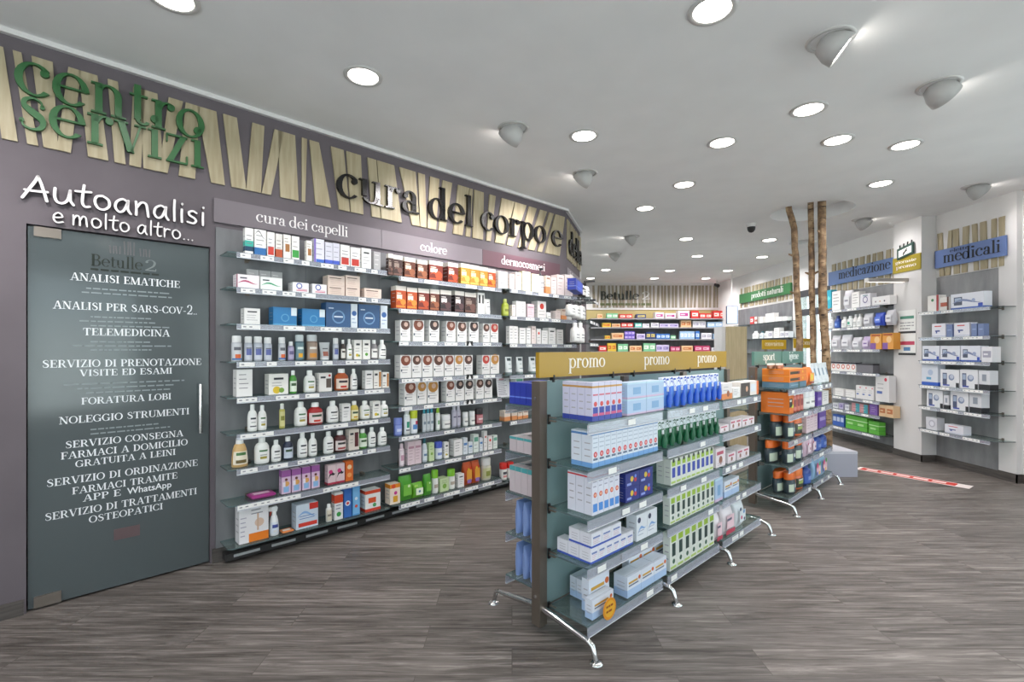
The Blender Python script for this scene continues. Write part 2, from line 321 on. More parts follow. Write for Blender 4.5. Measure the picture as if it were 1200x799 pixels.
def write(mb, s, x0, x1, z, h, y0, y1, m, side=None, font=None, weight=.15):
    """one line of raised lettering from x0 to x1, x-height (or cap height) h, baseline z"""
    F = font or G; mixed = font is None and any(c.islower() for c in s); big = lambda c: 1.45 if mixed and c in 'ABCDEFGHILMNOPRSTUVZ' else 1
    adv = [(.45 if c == ' ' else F[c][0]*(1.3 if big(c) > 1 else 1)) for c in s]; k = (x1-x0)/sum(adv); x = x0; side = side or m
    for c, a in zip(s, adv):
        if c != ' ':
            b = big(c); tf = (lambda px, py, x=x, b=b: (x+px*k*(1.3 if b > 1 else 1), z+py*h*b))
            if font is None: glyph(mb, c, tf, y0, y1, m, side)
            else:
                for st in F[c][1]:
                    p = smooth_path([(q[0], q[1], weight) for q in st], 4) if len(st) > 2 else [(q[0], q[1], weight) for q in st]
                    L, R = strip_quads(p); solid_strip(mb, L, R, tf, y0, y1, m, side)
                    for e in (p[0], p[-1]):
                        ring = [tf(e[0]+weight/2*math.cos(2*PI*j/10), e[1]+weight/2*math.sin(2*PI*j/10)) for j in range(10)]
                        mb.plate(ring, y0, y1, m, side)
        x += a*k
def lines(mb, x0, x1, z, h, y, m, rnd, words=9):      # rows of print too small to read: little word dashes
    x = x0
    while x < x1-.01:
        w = min(rnd.uniform(.4, 1.5)*(x1-x0)/words, x1-x); mb.plate([(x, z), (x+w, z), (x+w, z+h), (x, z+h)], y, y+.0004, m); x += w+(x1-x0)/words*.22

# ------------------------------------------------------------------ goods on the shelves
def deco(mb, w, h, y, ds):
    """printed areas of a pack front, measured in fractions of the front"""
    e = 0
    for d in ds:
        e += .00025; k = d[0]
        if k == 'r': _, a, b, c, f, col = d; mb.plate([(-w/2+a*w, c*h), (-w/2+b*w, c*h), (-w/2+b*w, f*h), (-w/2+a*w, f*h)], y-e, y, mat(col))
        elif k == 'c':
            _, cx, cz, r, col = d; q = r*min(w, h) if r < .4 else r*w
            mb.plate([(-w/2+cx*w+q*math.cos(2*PI*j/14), cz*h+q*math.sin(2*PI*j/14)) for j in range(14)], y-e, y, mat(col))
        elif k == 't':
            _, a, b, z0, z1, n, col = d; rnd = random.Random(n*7+int(w*1e4))
            for i in range(n):
                z = z0+(z1-z0)*i/max(1, n-1); b2 = a+(b-a)*rnd.uniform(.6, 1)
                mb.plate([(-w/2+a*w, z*h), (-w/2+b2*w, z*h), (-w/2+b2*w, (z+.028)*h), (-w/2+a*w, (z+.028)*h)], y-e, y, mat(col))
        elif k == 'w':   # swoosh
            _, z0, z1, th, col = d; L = []; R = []
            for i in range(9):
                s = i/8; zz = z0+(z1-z0)*s+.14*math.sin(s*PI*1.6); q = th*math.sin(PI*min(.97, s+.05))
                L.append((-w/2+w*(.06+.88*s), (zz+q/2)*h)); R.append((-w/2+w*(.06+.88*s), (zz-q/2)*h))
            for i in range(8): mb.face([(R[i][0], y-e, R[i][1]), (R[i+1][0], y-e, R[i+1][1]), (L[i+1][0], y-e, L[i+1][1]), (L[i][0], y-e, L[i][1])], mat(col))
def carton(p, w, h, d):
    mb = MB(); base = p[0]; m = mat(base, .4); mb.box(-w/2, w/2, 0, d, 0, h, m)
    deco(mb, w, h, 0, p[1])
    for q in p[1]:                       # bands run round the ends
        if q[0] == 'r' and q[1] <= .01 and q[2] >= .99:
            for sx in (-1, 1):
                x = sx*(w/2+.0004); f = [(x, 0, q[3]*h), (x, d, q[3]*h), (x, d, q[4]*h), (x, 0, q[4]*h)]
                mb.face(f if sx > 0 else f[::-1], mat(q[5]))
    a = .0005; mb.face([(-w/2+.004, d*.16, h+a), (w/2-.004, d*.16, h+a), (w/2-.004, d*.16+.0012, h+a), (-w/2+.004, d*.16+.0012, h+a)], mat('#8c8a88'))  # tuck flap
    rnd = random.Random(int(w*1e4)+int(h*1e4))
    for i in range(3):                   # print on the left end
        z = h*(.3+.18*i); mb.face([(-w/2-.0005, d*.75, z), (-w/2-.0005, d*.2, z), (-w/2-.0005, d*.2, z+h*.03), (-w/2-.0005, d*.75, z+h*.03)], mat('#a9a7ad'))
    return [('carton', mb)]
PROF = {
 'shampoo': ([(.86, 0), (.97, .02), (1, .1), (1, .5), (.94, .63), (.74, .73), (.42, .78)], [(.46, .77), (.46, .985), (.38, 1)], .1, .55),
 'sloped': ([(.9, 0), (1, .02), (.98, .3), (.86, .6), (.66, .76), (.5, .8)], [(.5, .8), (.44, .98), (.38, 1)], .1, .55),
 'can': ([(.96, 0), (1, .01), (1, .7), (.92, .735), (.8, .75)], [(.9, .745), (.9, .96), (.78, 1)], .06, .68),
 'slim': ([(.9, 0), (1, .01), (1, .72), (.8, .77), (.6, .78)], [(.66, .78), (.62, .985), (.5, 1)], .08, .68),
 'round': ([(.9, 0), (1, .03), (1, .56), (.9, .68), (.6, .76), (.45, .8)], [(.5, .8), (.5, .985), (.42, 1)], .08, .54),
 'jar': ([(.92, 0), (1, .03), (1, .62), (.93, .68)], [(1.02, .66), (1.02, .97), (.94, 1)], .08, .6),
 'tub': ([(.84, 0), (.94, .03), (1, .25), (1, .55), (.9, .66), (.8, .69)], [(.9, .68), (.92, .93), (.84, 1)], .1, .56),
 'pump': ([(.9, 0), (1, .02), (1, .55), (.85, .66), (.4, .7)], [(.36, .7), (.36, .79), (.14, .8), (.12, .92)], .08, .52),
}
def bottle(p, w, h, d):
    prof, body, capc, lab, acc = p; b, c, z0, z1 = PROF[prof]; rx, ry = w/2, d/2
    mb = MB(); mb.lathe([(r, z*h) for r, z in b], mat(body, .3), rx, ry, 16, 0, ry)
    out = [('bottle_body', mb)]
    cm = MB(); cm.lathe([(r, z*h) for r, z in c], mat(capc, .35), rx, ry if prof not in ('shampoo', 'sloped', 'pump') else min(rx, ry)*1.0, 14, 0, ry)
    if prof == 'pump': cm.box(-rx*.2, rx*.2, ry-rx*1.0, ry+rx*.2, h*.92, h, mat(capc, .35))
    out.append(('cap', cm))
    if lab:
        lm = MB(); a0, a1 = math.radians(205), math.radians(335); n = 10
        def R(z):
            for i in range(len(b)-1):
                if b[i][1] <= z <= b[i+1][1]: s = (z-b[i][1])/(b[i+1][1]-b[i][1]); return b[i][0]+(b[i+1][0]-b[i][0])*s
            return 1
        def shell(za, zb, aa, ab, e, m):
            zs = [za+(zb-za)*i/4 for i in range(5)]
            lm.grid([[((R(z)*rx+e)*math.cos(aa+(ab-aa)*j/n), ry+(R(z)*ry+e)*math.sin(aa+(ab-aa)*j/n), z*h) for j in range(n+1)] for z in zs], m, True, False)
        shell(z0, z1, a0, a1, .0006, mat(lab, .4))
        for i, (f0, f1, g0, g1, col) in enumerate(acc):
            shell(z0+(z1-z0)*g0, z0+(z1-z0)*g1, a0+(a1-a0)*f0, a0+(a1-a0)*f1, .001+.0003*i, mat(col, .4))
        out.append(('label', lm))
    return out
def ring(rx, ry, z, n=16, cy=0, p=2.):
    o = []
    for j in range(n):
        a = 2*PI*j/n; c, s = math.cos(a), math.sin(a)
        o.append((rx*math.copysign(abs(c)**(2/p), c), cy+ry*math.copysign(abs(s)**(2/p), s), z))
    return o
def tube_pack(p, w, h, d):
    body, capc, cols = p; cy = d/2; mb = MB()
    mb.grid([ring(w*.40+(w*.10)*s, d*.46*(1-s)+.0015*s, h*(.14+.86*s), 16, cy) for s in (0, .25, .5, .75, .93, 1)], mat(body, .35))
    mb.cap(ring(w*.5, .0015, h, 16, cy), mat(body, .35))
    for a, b, c, f, col in cols:
        rows = [[(-w*.4+w*.8*x, cy-(d*.46*(1-z)+.0015*z)*math.sqrt(max(.02, 1-((x-.5)*1.7)**2))-.0012, h*(.14+.86*z)) for x in (a, (a+b)/2, b)] for z in (c, (c+f)/2, f)]
        mb.grid(rows, mat(col, .4), True, False)
    cm = MB(); cm.lathe([(.9, 0), (1, h*.02), (1, h*.13), (.8, h*.14)], mat(capc, .35), w*.38, d*.44, 14, 0, cy)
    return [('tube_body', mb), ('cap', cm)]
def pouch(p, w, h, d):
    body, lab, cols = p; cy = d/2; mb = MB(); m = mat(body, .35)
    rows = [ring(w/2*(1-.06*math.sin(PI*s)), max(.003, d/2*math.sin(PI*min(1, .12+s*.88))**.7), h*s, 16, cy, 3.2) for s in (0, .05, .2, .4, .6, .8, .93, 1)]
    mb.grid(rows, m); mb.cap(rows[0][::-1], m); mb.cap(rows[-1], m)
    lm = MB(); deco(lm, w, h, -.004, [('r', .18, .82, .22, .68, lab)]+cols)
    return [('pouch_body', mb), ('printed_label', lm)]
def blister(p, w, h, d):
    card, head, inner, grip = p; mb = MB(); mb.box(-w/2, w/2, d-.004, d-.003, 0, h, mat(card, .4))
    hd = MB(); hd.plate([(-w/2, h*.7), (w/2, h*.62), (w/2, h), (-w/2, h)], d-.03, d-.004, mat(head, .4))
    deco(hd, w, h, d-.03, [('w', .74, .72, .05, card), ('w', .84, .84, .05, card), ('r', .1, .5, .93, .96, card), ('r', .6, .9, .9, .96, card)])
    br = MB(); br.tube([(0, d*.4, h*.06), (0, d*.36, h*.3), (0, d*.3, h*.5), (0, d*.4, h*.7)], [w*.16, w*.22, w*.1, w*.14], mat(grip, .35), 8)
    br.box(-w*.18, w*.18, d*.3, d*.55, h*.56, h*.7, mat('#f0f2f4', .5))
    bl = MB(); rows = [[(x*w*.44, d-.004-(d*.8)*q, h*z) for x, q in ((-1, 0), (-.85, .8), (0, 1), (.85, .8), (1, 0))] for z in (.03, .12, .5, .7, .74)]
    rows[0] = [(a, d-.004, c) for a, b, c in rows[0]]; rows[-1] = [(a, d-.004, c) for a, b, c in rows[-1]]
    bl.grid(rows, mat(inner, .25), True, False)
    br.v = [(x, y-d*.5, z) for x, y, z in br.v]
    return [('backing_card', mb), ('header', hd), ('bubble', bl), ('brush', br)]
def trigger(p, w, h, d):
    body, head, lab = p; o = bottle(('sloped', body, head, lab, [(.2, .8, .5, .8, '#3b4a90'), (.3, .6, .1, .3, '#d8d8d8')]), w*.8, h*.84, d)
    hm = MB(); cy = d/2
    hm.plate([(-w*.5, h*.86), (-w*.1, h*.82), (w*.22, h*.8), (w*.3, h*.93), (w*.2, h), (-w*.3, h*.985), (-w*.52, h*.95)], cy-w*.14, cy+w*.14, mat(head, .35))
    tm = MB(); tm.tube([(-w*.18, cy, h*.86), (-w*.3, cy, h*.78), (-w*.34, cy, h*.68)], [w*.07, w*.06, w*.04], mat('#c8442c', .35), 8)
    return o+[('spray_head', hm), ('trigger', tm)]
def flatpack(p, w, h, d):
    mb = MB(); base = p[0]; r = min(h*.4, .012)
    rows = [[(x*(w/2-i), d/2+y*(d/2-i), z) for x, y in ((-1, -.9), (-.9, -1), (.9, -1), (1, -.9), (1, .9), (.9, 1), (-.9, 1), (-1, .9))] for z, i in ((0, r), (h*.3, 0), (h*.7, 0), (h, r))]
    mb.grid(rows, mat(base, .3), False); mb.cap(rows[0][::-1], mat(base, .3)); mb.cap(rows[-1], mat(base, .3))
    z = h+.0004; mb.face([(-w*.35, d*.25, z), (w*.3, d*.25, z), (w*.3, d*.7, z), (-w*.35, d*.7, z)], mat(p[1]))
    return [('flat_pack', mb)]
BUILD = {'carton': carton, 'bottle': bottle, 'tube': tube_pack, 'pouch': pouch, 'blister': blister, 'trigger': trigger, 'flat': flatpack}
tx = lambda col='#77757c', n=3, z0=.4, z1=.7, a=.15, b=.85: ('t', a, b, z0, z1, n, col)
# style: (builder, object name, category, look, colours and print)
STY = {}
def sty(k, b, name, cat, look, *p): STY[k] = (b, name, cat, look, p)
Wt = '#e8e6e4'
sty('teal', 'carton', 'hair_treatment_box', 'box', 'white box with teal and navy bands', Wt, [('r', 0, 1, .12, .3, '#1f3f5c'), ('r', 0, 1, .3, .52, '#3aa99a'), tx()])
sty('wblue', 'carton', 'hair_treatment_box', 'box', 'white box with deep blue foot', Wt, [('r', 0, 1, 0, .3, '#2d6aa8'), tx('#8a8a8a', 3, .4, .75), ('w', .8, .8, .05, '#555555')])
sty('wred', 'carton', 'hair_treatment_box', 'box', 'white box with a red panel', Wt, [('r', .1, .9, .08, .42, '#c2392e'), tx()])
sty('wrust', 'carton', 'hair_treatment_box', 'box', 'pale box with rust red foot', '#dcd8d4', [('r', 0, 1, 0, .36, '#b4502c'), tx('#8d8780')])
sty('wbrown', 'carton', 'hair_treatment_box', 'box', 'white box with brown panel', '#e6e2dc', [('r', .25, .85, .3, .62, '#a06a38'), tx('#8d8780', 2, .7, .82)])
sty('wgreen', 'carton', 'hair_treatment_box', 'box', 'white box with green panel', Wt, [('r', .05, .95, .1, .42, '#3c9a44'), tx('#8d8780', 2, .55, .75)])
sty('lilac', 'carton', 'supplement_box', 'box', 'lilac white box with blue foot', '#d4d2de', [('r', 0, 1, 0, .2, '#4a62c8'), tx('#9a98a8', 3, .35, .8)])
sty('violet', 'carton', 'supplement_box', 'box', 'white box with violet edge', '#dcdae6', [('r', 0, .18, 0, 1, '#7a64b8'), ('r', .2, 1, 0, .16, '#3c6ac8'), tx('#9a98a8', 3, .35, .8)])
sty('plain', 'carton', 'medicine_box', 'box', 'plain white box with grey print', '#e9e7e5', [tx('#7c7a7e', 4, .3, .8)])
sty('plainb', 'carton', 'medicine_box', 'box', 'white box with black heading', '#e9e7e5', [('r', .2, .8, .74, .82, '#2c2c30'), tx('#9a989c', 3, .25, .55)])
sty('grey', 'carton', 'medicine_box', 'box', 'grey box with pale print', '#a9a7a8', [tx('#d8d6d6', 3, .3, .8)])
sty('wpink', 'carton', 'ampoule_box', 'box', 'wide white box with magenta swoosh', '#ece4e8', [('w', .35, .5, .12, '#b03060'), ('r', 0, .04, 0, 1, '#8c2250'), ('r', .15, .45, .7, .8, '#4a4a52')])
sty('wgrn', 'carton', 'ampoule_box', 'box', 'wide white box with green swoosh', '#e8ebe8', [('w', .35, .5, .12, '#2f9a6a'), ('r', .1, .4, .7, .8, '#4a4a52')])
sty('wring', 'carton', 'ampoule_box', 'box', 'white box with blue ring', '#ebe8ea', [('c', .4, .66, .3, '#4a5aa8'), ('c', .4, .66, .2, '#ebe8ea'), ('r', .2, .9, .16, .24, '#d06080'), ('r', .3, .9, .3, .36, '#d898a8')])
sty('beige', 'carton', 'supplement_box', 'box', 'beige pink box with brown print', '#dcc8bc', [('r', .1, .8, .72, .8, '#5c4238'), tx('#b08a80', 3, .2, .55)])
sty('blue', 'carton', 'lotion_box', 'box', 'bright blue box with pale ring', '#2a78b0', [('c', .5, .42, .22, '#5c9cc4'), ('c', .5, .42, .17, '#2a78b0'), ('r', .76, 1, .55, 1, '#d8e4ea'), ('r', 0, 1, 0, .08, '#58a0c8')])
sty('navy', 'carton', 'lotion_box', 'box', 'wide navy blue box with ring emblem', '#2f5480', [('c', .5, .42, .28, '#6a90b8'), ('c', .5, .42, .22, '#2f5480'), ('r', .32, .68, .4, .46, '#c8d4e0'), ('r', .1, .3, .75, .8, '#a8bcd4')])
sty('whblu', 'carton', 'lotion_box', 'box', 'narrow white box with blue crest', '#d4dbe2', [('c', .5, .6, .38, '#3a64a4'), tx('#6a8ab8', 2, .2, .35)])
sty('can', 'bottle', 'spray_can', 'spray can', 'silver spray can with orange base', 'can', '#b9bcc2', '#e4e4e4', '#c4c6ca', [(0, 1, 0, .1, '#3a6aa8'), (.3, .8, .1, .35, '#d0622c'), (.2, .8, .6, .8, '#5a5c64')])
sty('canb', 'bottle', 'spray_can', 'spray can', 'silver spray can with blue lettering', 'can', '#b4b8c2', '#e4e4e4', '#c0c4ce', [(.2, .8, .3, .7, '#5a64a0'), (.2, .8, .72, .78, '#40424a')])
sty('purp', 'bottle', 'hair_bottle', 'bottle', 'mauve grey bottle with white cap', 'slim', '#8d86a2', '#e6e6e6', '#a49cb8', [(.2, .8, .4, .7, '#5f5880')])
sty('teajar', 'bottle', 'hair_mask_jar', 'jar', 'teal clear bottle with yellow flower', 'can', '#55707a', '#c4ccce', '#6c8a90', [(.3, .7, .1, .35, '#e0a428'), (.2, .8, .6, .75, '#d0dcd8')])
sty('amber', 'bottle', 'hair_mask_jar', 'jar', 'clear bottle with orange brown flower', 'can', '#8a7668', '#c8ccce', '#a08c7c', [(.2, .8, .08, .35, '#d08a30'), (.2, .8, .6, .75, '#dcd8d0')])
sty('tubec', 'tube', 'cream_tube', 'tube', 'clear grey tube with brown emblem', '#b4b8ba', '#d8dadc', [(.2, .8, .1, .4, '#8c5040'), (.2, .8, .55, .62, '#55585c')])
sty('darkb', 'bottle', 'hair_bottle', 'bottle', 'dark brown bottle with white label', 'round', '#3c322e', '#e4e4e2', '#d8d4cc', [(.2, .8, .6, .8, '#3c322e')])
sty('wyel', 'carton', 'shampoo_box', 'box', 'white box with yellow fruit', '#eceae4', [('c', .4, .22, .2, '#d8b830'), ('c', .65, .2, .14, '#7aa040'), ('r', .25, .75, .72, .82, '#2e3038'), tx('#a0a0a0', 2, .42, .55)])
sty('wgrn2', 'carton', 'shampoo_box', 'box', 'white box with green fruit', '#eceae4', [('c', .5, .26, .2, '#5fa03c'), ('r', .25, .75, .72, .82, '#2e3038'), tx('#a0a0a0', 2, .42, .55)])
sty('wbot', 'bottle', 'shampoo_bottle', 'bottle', 'white shampoo bottle with green heading', 'shampoo', '#ecebe8', '#f0f0ee', '#f2f1ee', [(.25, .75, .8, .94, '#4a7a4c'), (.3, .7, .2, .4, '#a89a40'), (.3, .7, .5, .56, '#909090')])
sty('wbotd', 'bottle', 'shampoo_bottle', 'bottle', 'white shampoo bottle with black heading', 'shampoo', '#ecebe8', '#f0f0ee', '#f2f1ee', [(.25, .75, .78, .92, '#30343c'), (.2, .8, .15, .24, '#3c3c40'), (.3, .7, .5, .56, '#909090')])
sty('wcap', 'bottle', 'hair_bottle', 'bottle', 'grey bottle with white cap and label', 'round', '#8a8688', '#ececea', '#e6e4e0', [(.2, .8, .6, .75, '#3c3c40')])
sty('gbot', 'bottle', 'shampoo_bottle', 'bottle', 'green bottle with white cap', 'round', '#4c9a3c', '#eeeeec', '#dfe8d8', [(.2, .8, .55, .8, '#40603c')])
sty('obot', 'bottle', 'shampoo_bottle', 'bottle', 'orange bottle with white cap', 'round', '#b4572a', '#eeeeec', '#ead8c8', [(.2, .8, .6, .82, '#40343c'), (.3, .7, .1, .3, '#c83c2c')])
sty('rbot', 'bottle', 'shampoo_bottle', 'bottle', 'red bottle with white cap and label', 'round', '#a82a2c', '#eeeeec', '#e4d4d0', [(.2, .8, .6, .82, '#38503c'), (.3, .7, .1, .3, '#c83c2c')])
sty('ybot', 'bottle', 'shampoo_bottle', 'bottle', 'yellow bottle with white cap', 'round', '#cdb84e', '#eeeeec', '#e8e0b8', [(.2, .8, .6, .82, '#38503c'), (.3, .7, .1, .3, '#c89a2c')])
sty('yslim', 'bottle', 'hair_oil_bottle', 'bottle', 'slim pale yellow oil bottle', 'slim', '#c0b860', '#e8e8e4', '#d4cf90', [(.2, .8, .4, .7, '#8a8a3c')])
sty('tan', 'bottle', 'shampoo_bottle', 'bottle', 'tan bottle with white cap and olive label', 'sloped', '#d6ae74', '#f0eeec', '#eae0cc', [(.2, .8, .7, .92, '#4c7a44'), (.2, .8, .1, .35, '#6a5a30')])
sty('nbot', 'bottle', 'shampoo_bottle', 'bottle', 'dark navy bottle with white cap', 'round', '#2c3248', '#eeeeec', '#c4ccd8', [(.2, .8, .6, .82, '#38503c')])
sty('bbot', 'bottle', 'shampoo_bottle', 'bottle', 'dark brown red bottle with white cap', 'round', '#4c1f22', '#eeeeec', '#e0d4d0', [(.2, .8, .6, .82, '#303030'), (.2, .8, .1, .3, '#a04040')])
sty('cream', 'carton', 'hair_treatment_box', 'box', 'cream box with dark red panel', '#dcd2c8', [('r', .55, .92, .15, .85, '#5c2c30'), ('r', .1, .45, .74, .84, '#2e3038'), tx('#a09890', 2, .35, .5, .1, .45)])
sty('wdot', 'carton', 'hair_treatment_box', 'box', 'white box with red dot', '#eae6e2', [('c', .82, .86, .1, '#c03038'), ('r', .55, .95, .2, .7, '#5c5048'), ('r', .1, .5, .72, .82, '#2e3038')])
sty('woran', 'carton', 'hair_treatment_box', 'box', 'white box with amber side panel', '#e8e4de', [('r', .68, .96, .08, .92, '#b07434'), ('r', .12, .5, .72, .84, '#3c3c40'), tx('#6c6468', 2, .15, .3, .1, .55)])
sty('kit', 'carton', 'bath_cap_box', 'box', 'lilac pink box with child picture', '#d9bcd4', [('r', 0, 1, .72, 1, '#9a5a9c'), ('c', .55, .42, .3, '#e0a860'), ('r', .2, .8, .06, .3, '#8ab4dc'), ('c', .5, .6, .16, '#6a3c34'), ('r', .1, .4, .3, .5, '#e8e0ea')])
sty('butter', 'carton', 'comb_box', 'box', 'pale box with pink and black wings', '#dcc4c8', [('w', .3, .7, .2, '#2c2830'), ('c', .35, .66, .24, '#d03c7c'), ('r', 0, 1, 0, .1, '#a83048')])
sty('orang', 'carton', 'comb_box', 'box', 'narrow orange box with pale circles', '#d8692c', [('c', .5, .7, .3, '#ecd0a8'), ('c', .5, .3, .3, '#e8a060')])
sty('magflat', 'flat', 'hair_clip_packet', 'packet', 'flat magenta packet lying down', '#a03a80', '#e8c4d8')
sty('bigor', 'carton', 'bandage_box', 'box', 'large white box with orange foot', '#e2e0e2', [('r', .32, 1, 0, .24, '#e07a20'), ('c', .68, .52, .16, '#d4b8a4'), ('r', .6, .66, .3, .8, '#c8a890'), ('t', .4, .9, .78, .88, 2, '#8a8a90'), ('t', .04, .26, .2, .7, 5, '#a8a6b4')])
sty('spray', 'trigger', 'trigger_spray', 'spray bottle', 'white trigger spray bottle with red trigger', '#e8eaec', '#eceeee', '#d8e0ea')
sty('orflat', 'flat', 'ointment_tube_box', 'box', 'small orange white box lying flat', '#dc8448', '#eae6e2')
sty('clred', 'carton', 'hand_gel_box', 'box', 'pale blue box with red foot', '#cad6e4', [('r', .6, 1, .74, 1, '#c8342c'), ('r', .1, .95, .08, .24, '#cc3c30'), ('w', .5, .6, .1, '#8ab0dc'), tx('#6484b8', 2, .4, .5)])
sty('sbot', 'bottle', 'lotion_bottle', 'bottle', 'small white bottle with beige base', 'slim', '#e2e0da', '#f0f0ee', '#d8d0bc', [(.2, .8, .4, .6, '#8a8478')])
sty('rg', 'carton', 'repellent_box', 'box', 'white box with red top and green foot', '#e4e4e4', [('r', 0, 1, .62, .92, '#d04a2c'), ('c', .5, .2, .28, '#3c9a4c'), tx('#6c6c80', 2, .4, .52)])
sty('rb', 'carton', 'repellent_box', 'box', 'blue box with white centre', '#3a6cb8', [('c', .5, .5, .34, '#e4e8f0'), ('c', .5, .5, .2, '#c83c44')])
sty('ltb', 'carton', 'repellent_box', 'box', 'tall light blue box with red dots', '#5a9cd4', [('r', .1, .9, .05, .9, '#7ab4e0'), ('c', .5, .3, .2, '#c84c3c'), ('c', .5, .55, .2, '#d8e4f0')])
sty('rw', 'carton', 'repellent_box', 'box', 'white box with orange head', '#e6e6e4', [('r', 0, 1, .84, 1, '#d04a2c'), ('r', 0, 1, 0, .14, '#c8402c'), ('r', .2, .7, .4, .65, '#d8572f'), ('c', .6, .28, .12, '#4c9a5c')])
sty('fruit', 'carton', 'fruit_snack_box', 'box', 'white box with pink and orange fruit', '#ecdccc', [('r', 0, 1, .8, 1, '#e08c28'), ('c', .35, .9, .2, '#d8502c'), ('c', .55, .55, .16, '#c8388c'), ('r', .3, .75, .1, .4, '#d8a030')])
for k, c1, c2, c3 in (('hdk', '#3c2622', '#6c4a40', '#8c7a70'), ('hbr', '#5c3020', '#94583a', '#c8b8a8'), ('hrd', '#6c2418', '#b04a28', '#d8c8b8'), ('hor', '#b0481c', '#e08a34', '#e8dcc8'), ('hgd', '#b8862c', '#d8b860', '#e8dcb0'), ('hbk', '#2c2224', '#54383a', '#c8c0be')):
    look = {'hdk': 'dark brown', 'hbr': 'chestnut brown', 'hrd': 'red brown', 'hor': 'copper orange', 'hgd': 'golden blonde', 'hbk': 'black brown'}[k]
    sty(k, 'carton', 'hair_dye_box', 'box', look+' hair dye box', '#d8d2ca', [('r', 0, 1, .0, .8, c1), ('r', .08, .6, .42, .62, c3), ('c', .7, .3, .26, c2), ('r', .1, .5, .66, .7, c3), ('r', 0, .9, .06, .14, c2), ('w', .3, .2, .1, c2)])
for k, c1, look in (('cdk', '#3a2c2c', 'black'), ('cbr', '#7a4230', 'auburn'), ('crd', '#b23a30', 'red'), ('cgd', '#b4803c', 'golden'), ('cdb', '#55362c', 'brown')):
    sty(k, 'carton', 'hair_dye_box', 'box', 'white hair dye box with '+look+' hair circle', '#e4e2e0', [('c', .5, .78, .46, c1), ('c', .56, .8, .2, '#c8a898'), ('r', 0, 1, .97, 1, '#d8d4d2'), tx('#9c9a9c', 3, .22, .46), ('r', .05, .16, .28, .38, '#3a4a58')])
sty('cwh', 'carton', 'hair_dye_box', 'box', 'white box with black corner squares', '#e4e2de', [('r', .1, .4, .5, .9, '#3a3a3a'), ('r', .6, .9, .5, .9, '#5a5a5a')])
sty('wtube', 'tube', 'cream_tube', 'tube', 'white tube standing on its cap', '#e8e6e4', '#dcdcdc', [(.2, .8, .4, .46, '#6c6c70'), (.3, .7, .7, .76, '#303438')])
sty('dtube', 'tube', 'cream_tube', 'tube', 'white tube with black heading', '#dce0e0', '#7c8c8c', [(.15, .85, .74, .92, '#3c4c50'), (.2, .8, .2, .26, '#8ca0a0'), (.3, .7, .5, .55, '#98a8a8')])
sty('bjar', 'bottle', 'deodorant_jar', 'jar', 'blue jar', 'jar', '#6878c0', '#7888cc', '#8898d4', [(.2, .8, .3, .6, '#c8d0ec')])
sty('wspr', 'bottle', 'spray_bottle', 'bottle', 'white spray bottle with green mark', 'slim', '#e0e4e4', '#d8dada', '#eceeee', [(.3, .7, .3, .7, '#3c9a7c'), (.2, .8, .1, .2, '#808488')])
sty('ycap', 'bottle', 'lotion_bottle', 'bottle', 'white bottle with lime yellow cap', 'jar', '#e0e4ea', '#c0cc30', '#e8ecf0', [(.2, .8, .2, .6, '#5a8cc8'), (.5, .9, .6, .9, '#c83c5c')])
sty('tcap', 'bottle', 'deodorant_bottle', 'bottle', 'silver grey bottle with teal cap', 'slim', '#c0c6cc', '#3a94a8', '#ccd2d6', [(.2, .8, .4, .6, '#8494a0')])
sty('gslim', 'bottle', 'deodorant_bottle', 'bottle', 'white bottle with lime green cap', 'slim', '#dce2dc', '#9cc83c', '#e8ece8', [(.3, .7, .3, .6, '#78a878')])
sty('wjar', 'bottle', 'cream_jar', 'jar', 'white jar', 'jar', '#d8dad8', '#e6e6e6', '#e8e8e4', [(.2, .8, .4, .6, '#909090')])
sty('lil', 'bottle', 'deodorant_bottle', 'bottle', 'tall lilac grey bottle', 'slim', '#aaa8b8', '#c0bec8', '#b8b6c4', [(.2, .8, .6, .7, '#605c74')])
sty('redj', 'bottle', 'cream_jar', 'jar', 'dark red jar with black lid', 'jar', '#7c2c38', '#2c2428', '#c8868c', [(.2, .8, .4, .6, '#e8d8d8')])
sty('pinkc', 'carton', 'intimate_wash_box', 'box', 'pale pink box', '#dcc8ce', [('r', .1, .9, .7, .8, '#b48898'), tx('#b8a0a8', 4, .2, .6)])
sty('pslim', 'bottle', 'intimate_wash_bottle', 'bottle', 'slim pink white bottle', 'slim', '#dccad2', '#d8c0ca', '#e8dce0', [(.2, .8, .3, .7, '#c498ac')])
sty('blucap', 'bottle', 'cleanser_jar', 'jar', 'pale jar with blue lid', 'jar', '#ccd6e4', '#4a5cc0', '#e0e6ee', [(.2, .8, .3, .6, '#7c90c8')])
sty('ltgrn', 'carton', 'cleanser_box', 'box', 'pale green box', '#c4d8a8', [('c', .5, .4, .24, '#7ca848'), tx('#7c9060', 2, .65, .8)])
sty('tclr', 'bottle', 'cleanser_bottle', 'bottle', 'pale bottle with dark teal cap', 'round', '#c8d0d8', '#1f5c68', '#dce4e8', [(.2, .8, .4, .6, '#6c88a8')])
sty('medw', 'carton', 'medicine_box', 'box', 'small white blue box', '#d8dee4', [('r', .1, .9, .55, .7, '#4c7cb4'), tx('#8c98a8', 2, .2, .4)])
sty('medr', 'carton', 'medicine_box', 'box', 'small white box with red mark', '#e2dedc', [('c', .5, .7, .24, '#c83c30'), tx('#9c9898', 2, .2, .4)])
sty('medg', 'carton', 'medicine_box', 'box', 'small white box with green mark', '#dce4de', [('r', .1, .9, .6, .85, '#6aa890'), tx('#9c9898', 2, .2, .4)])
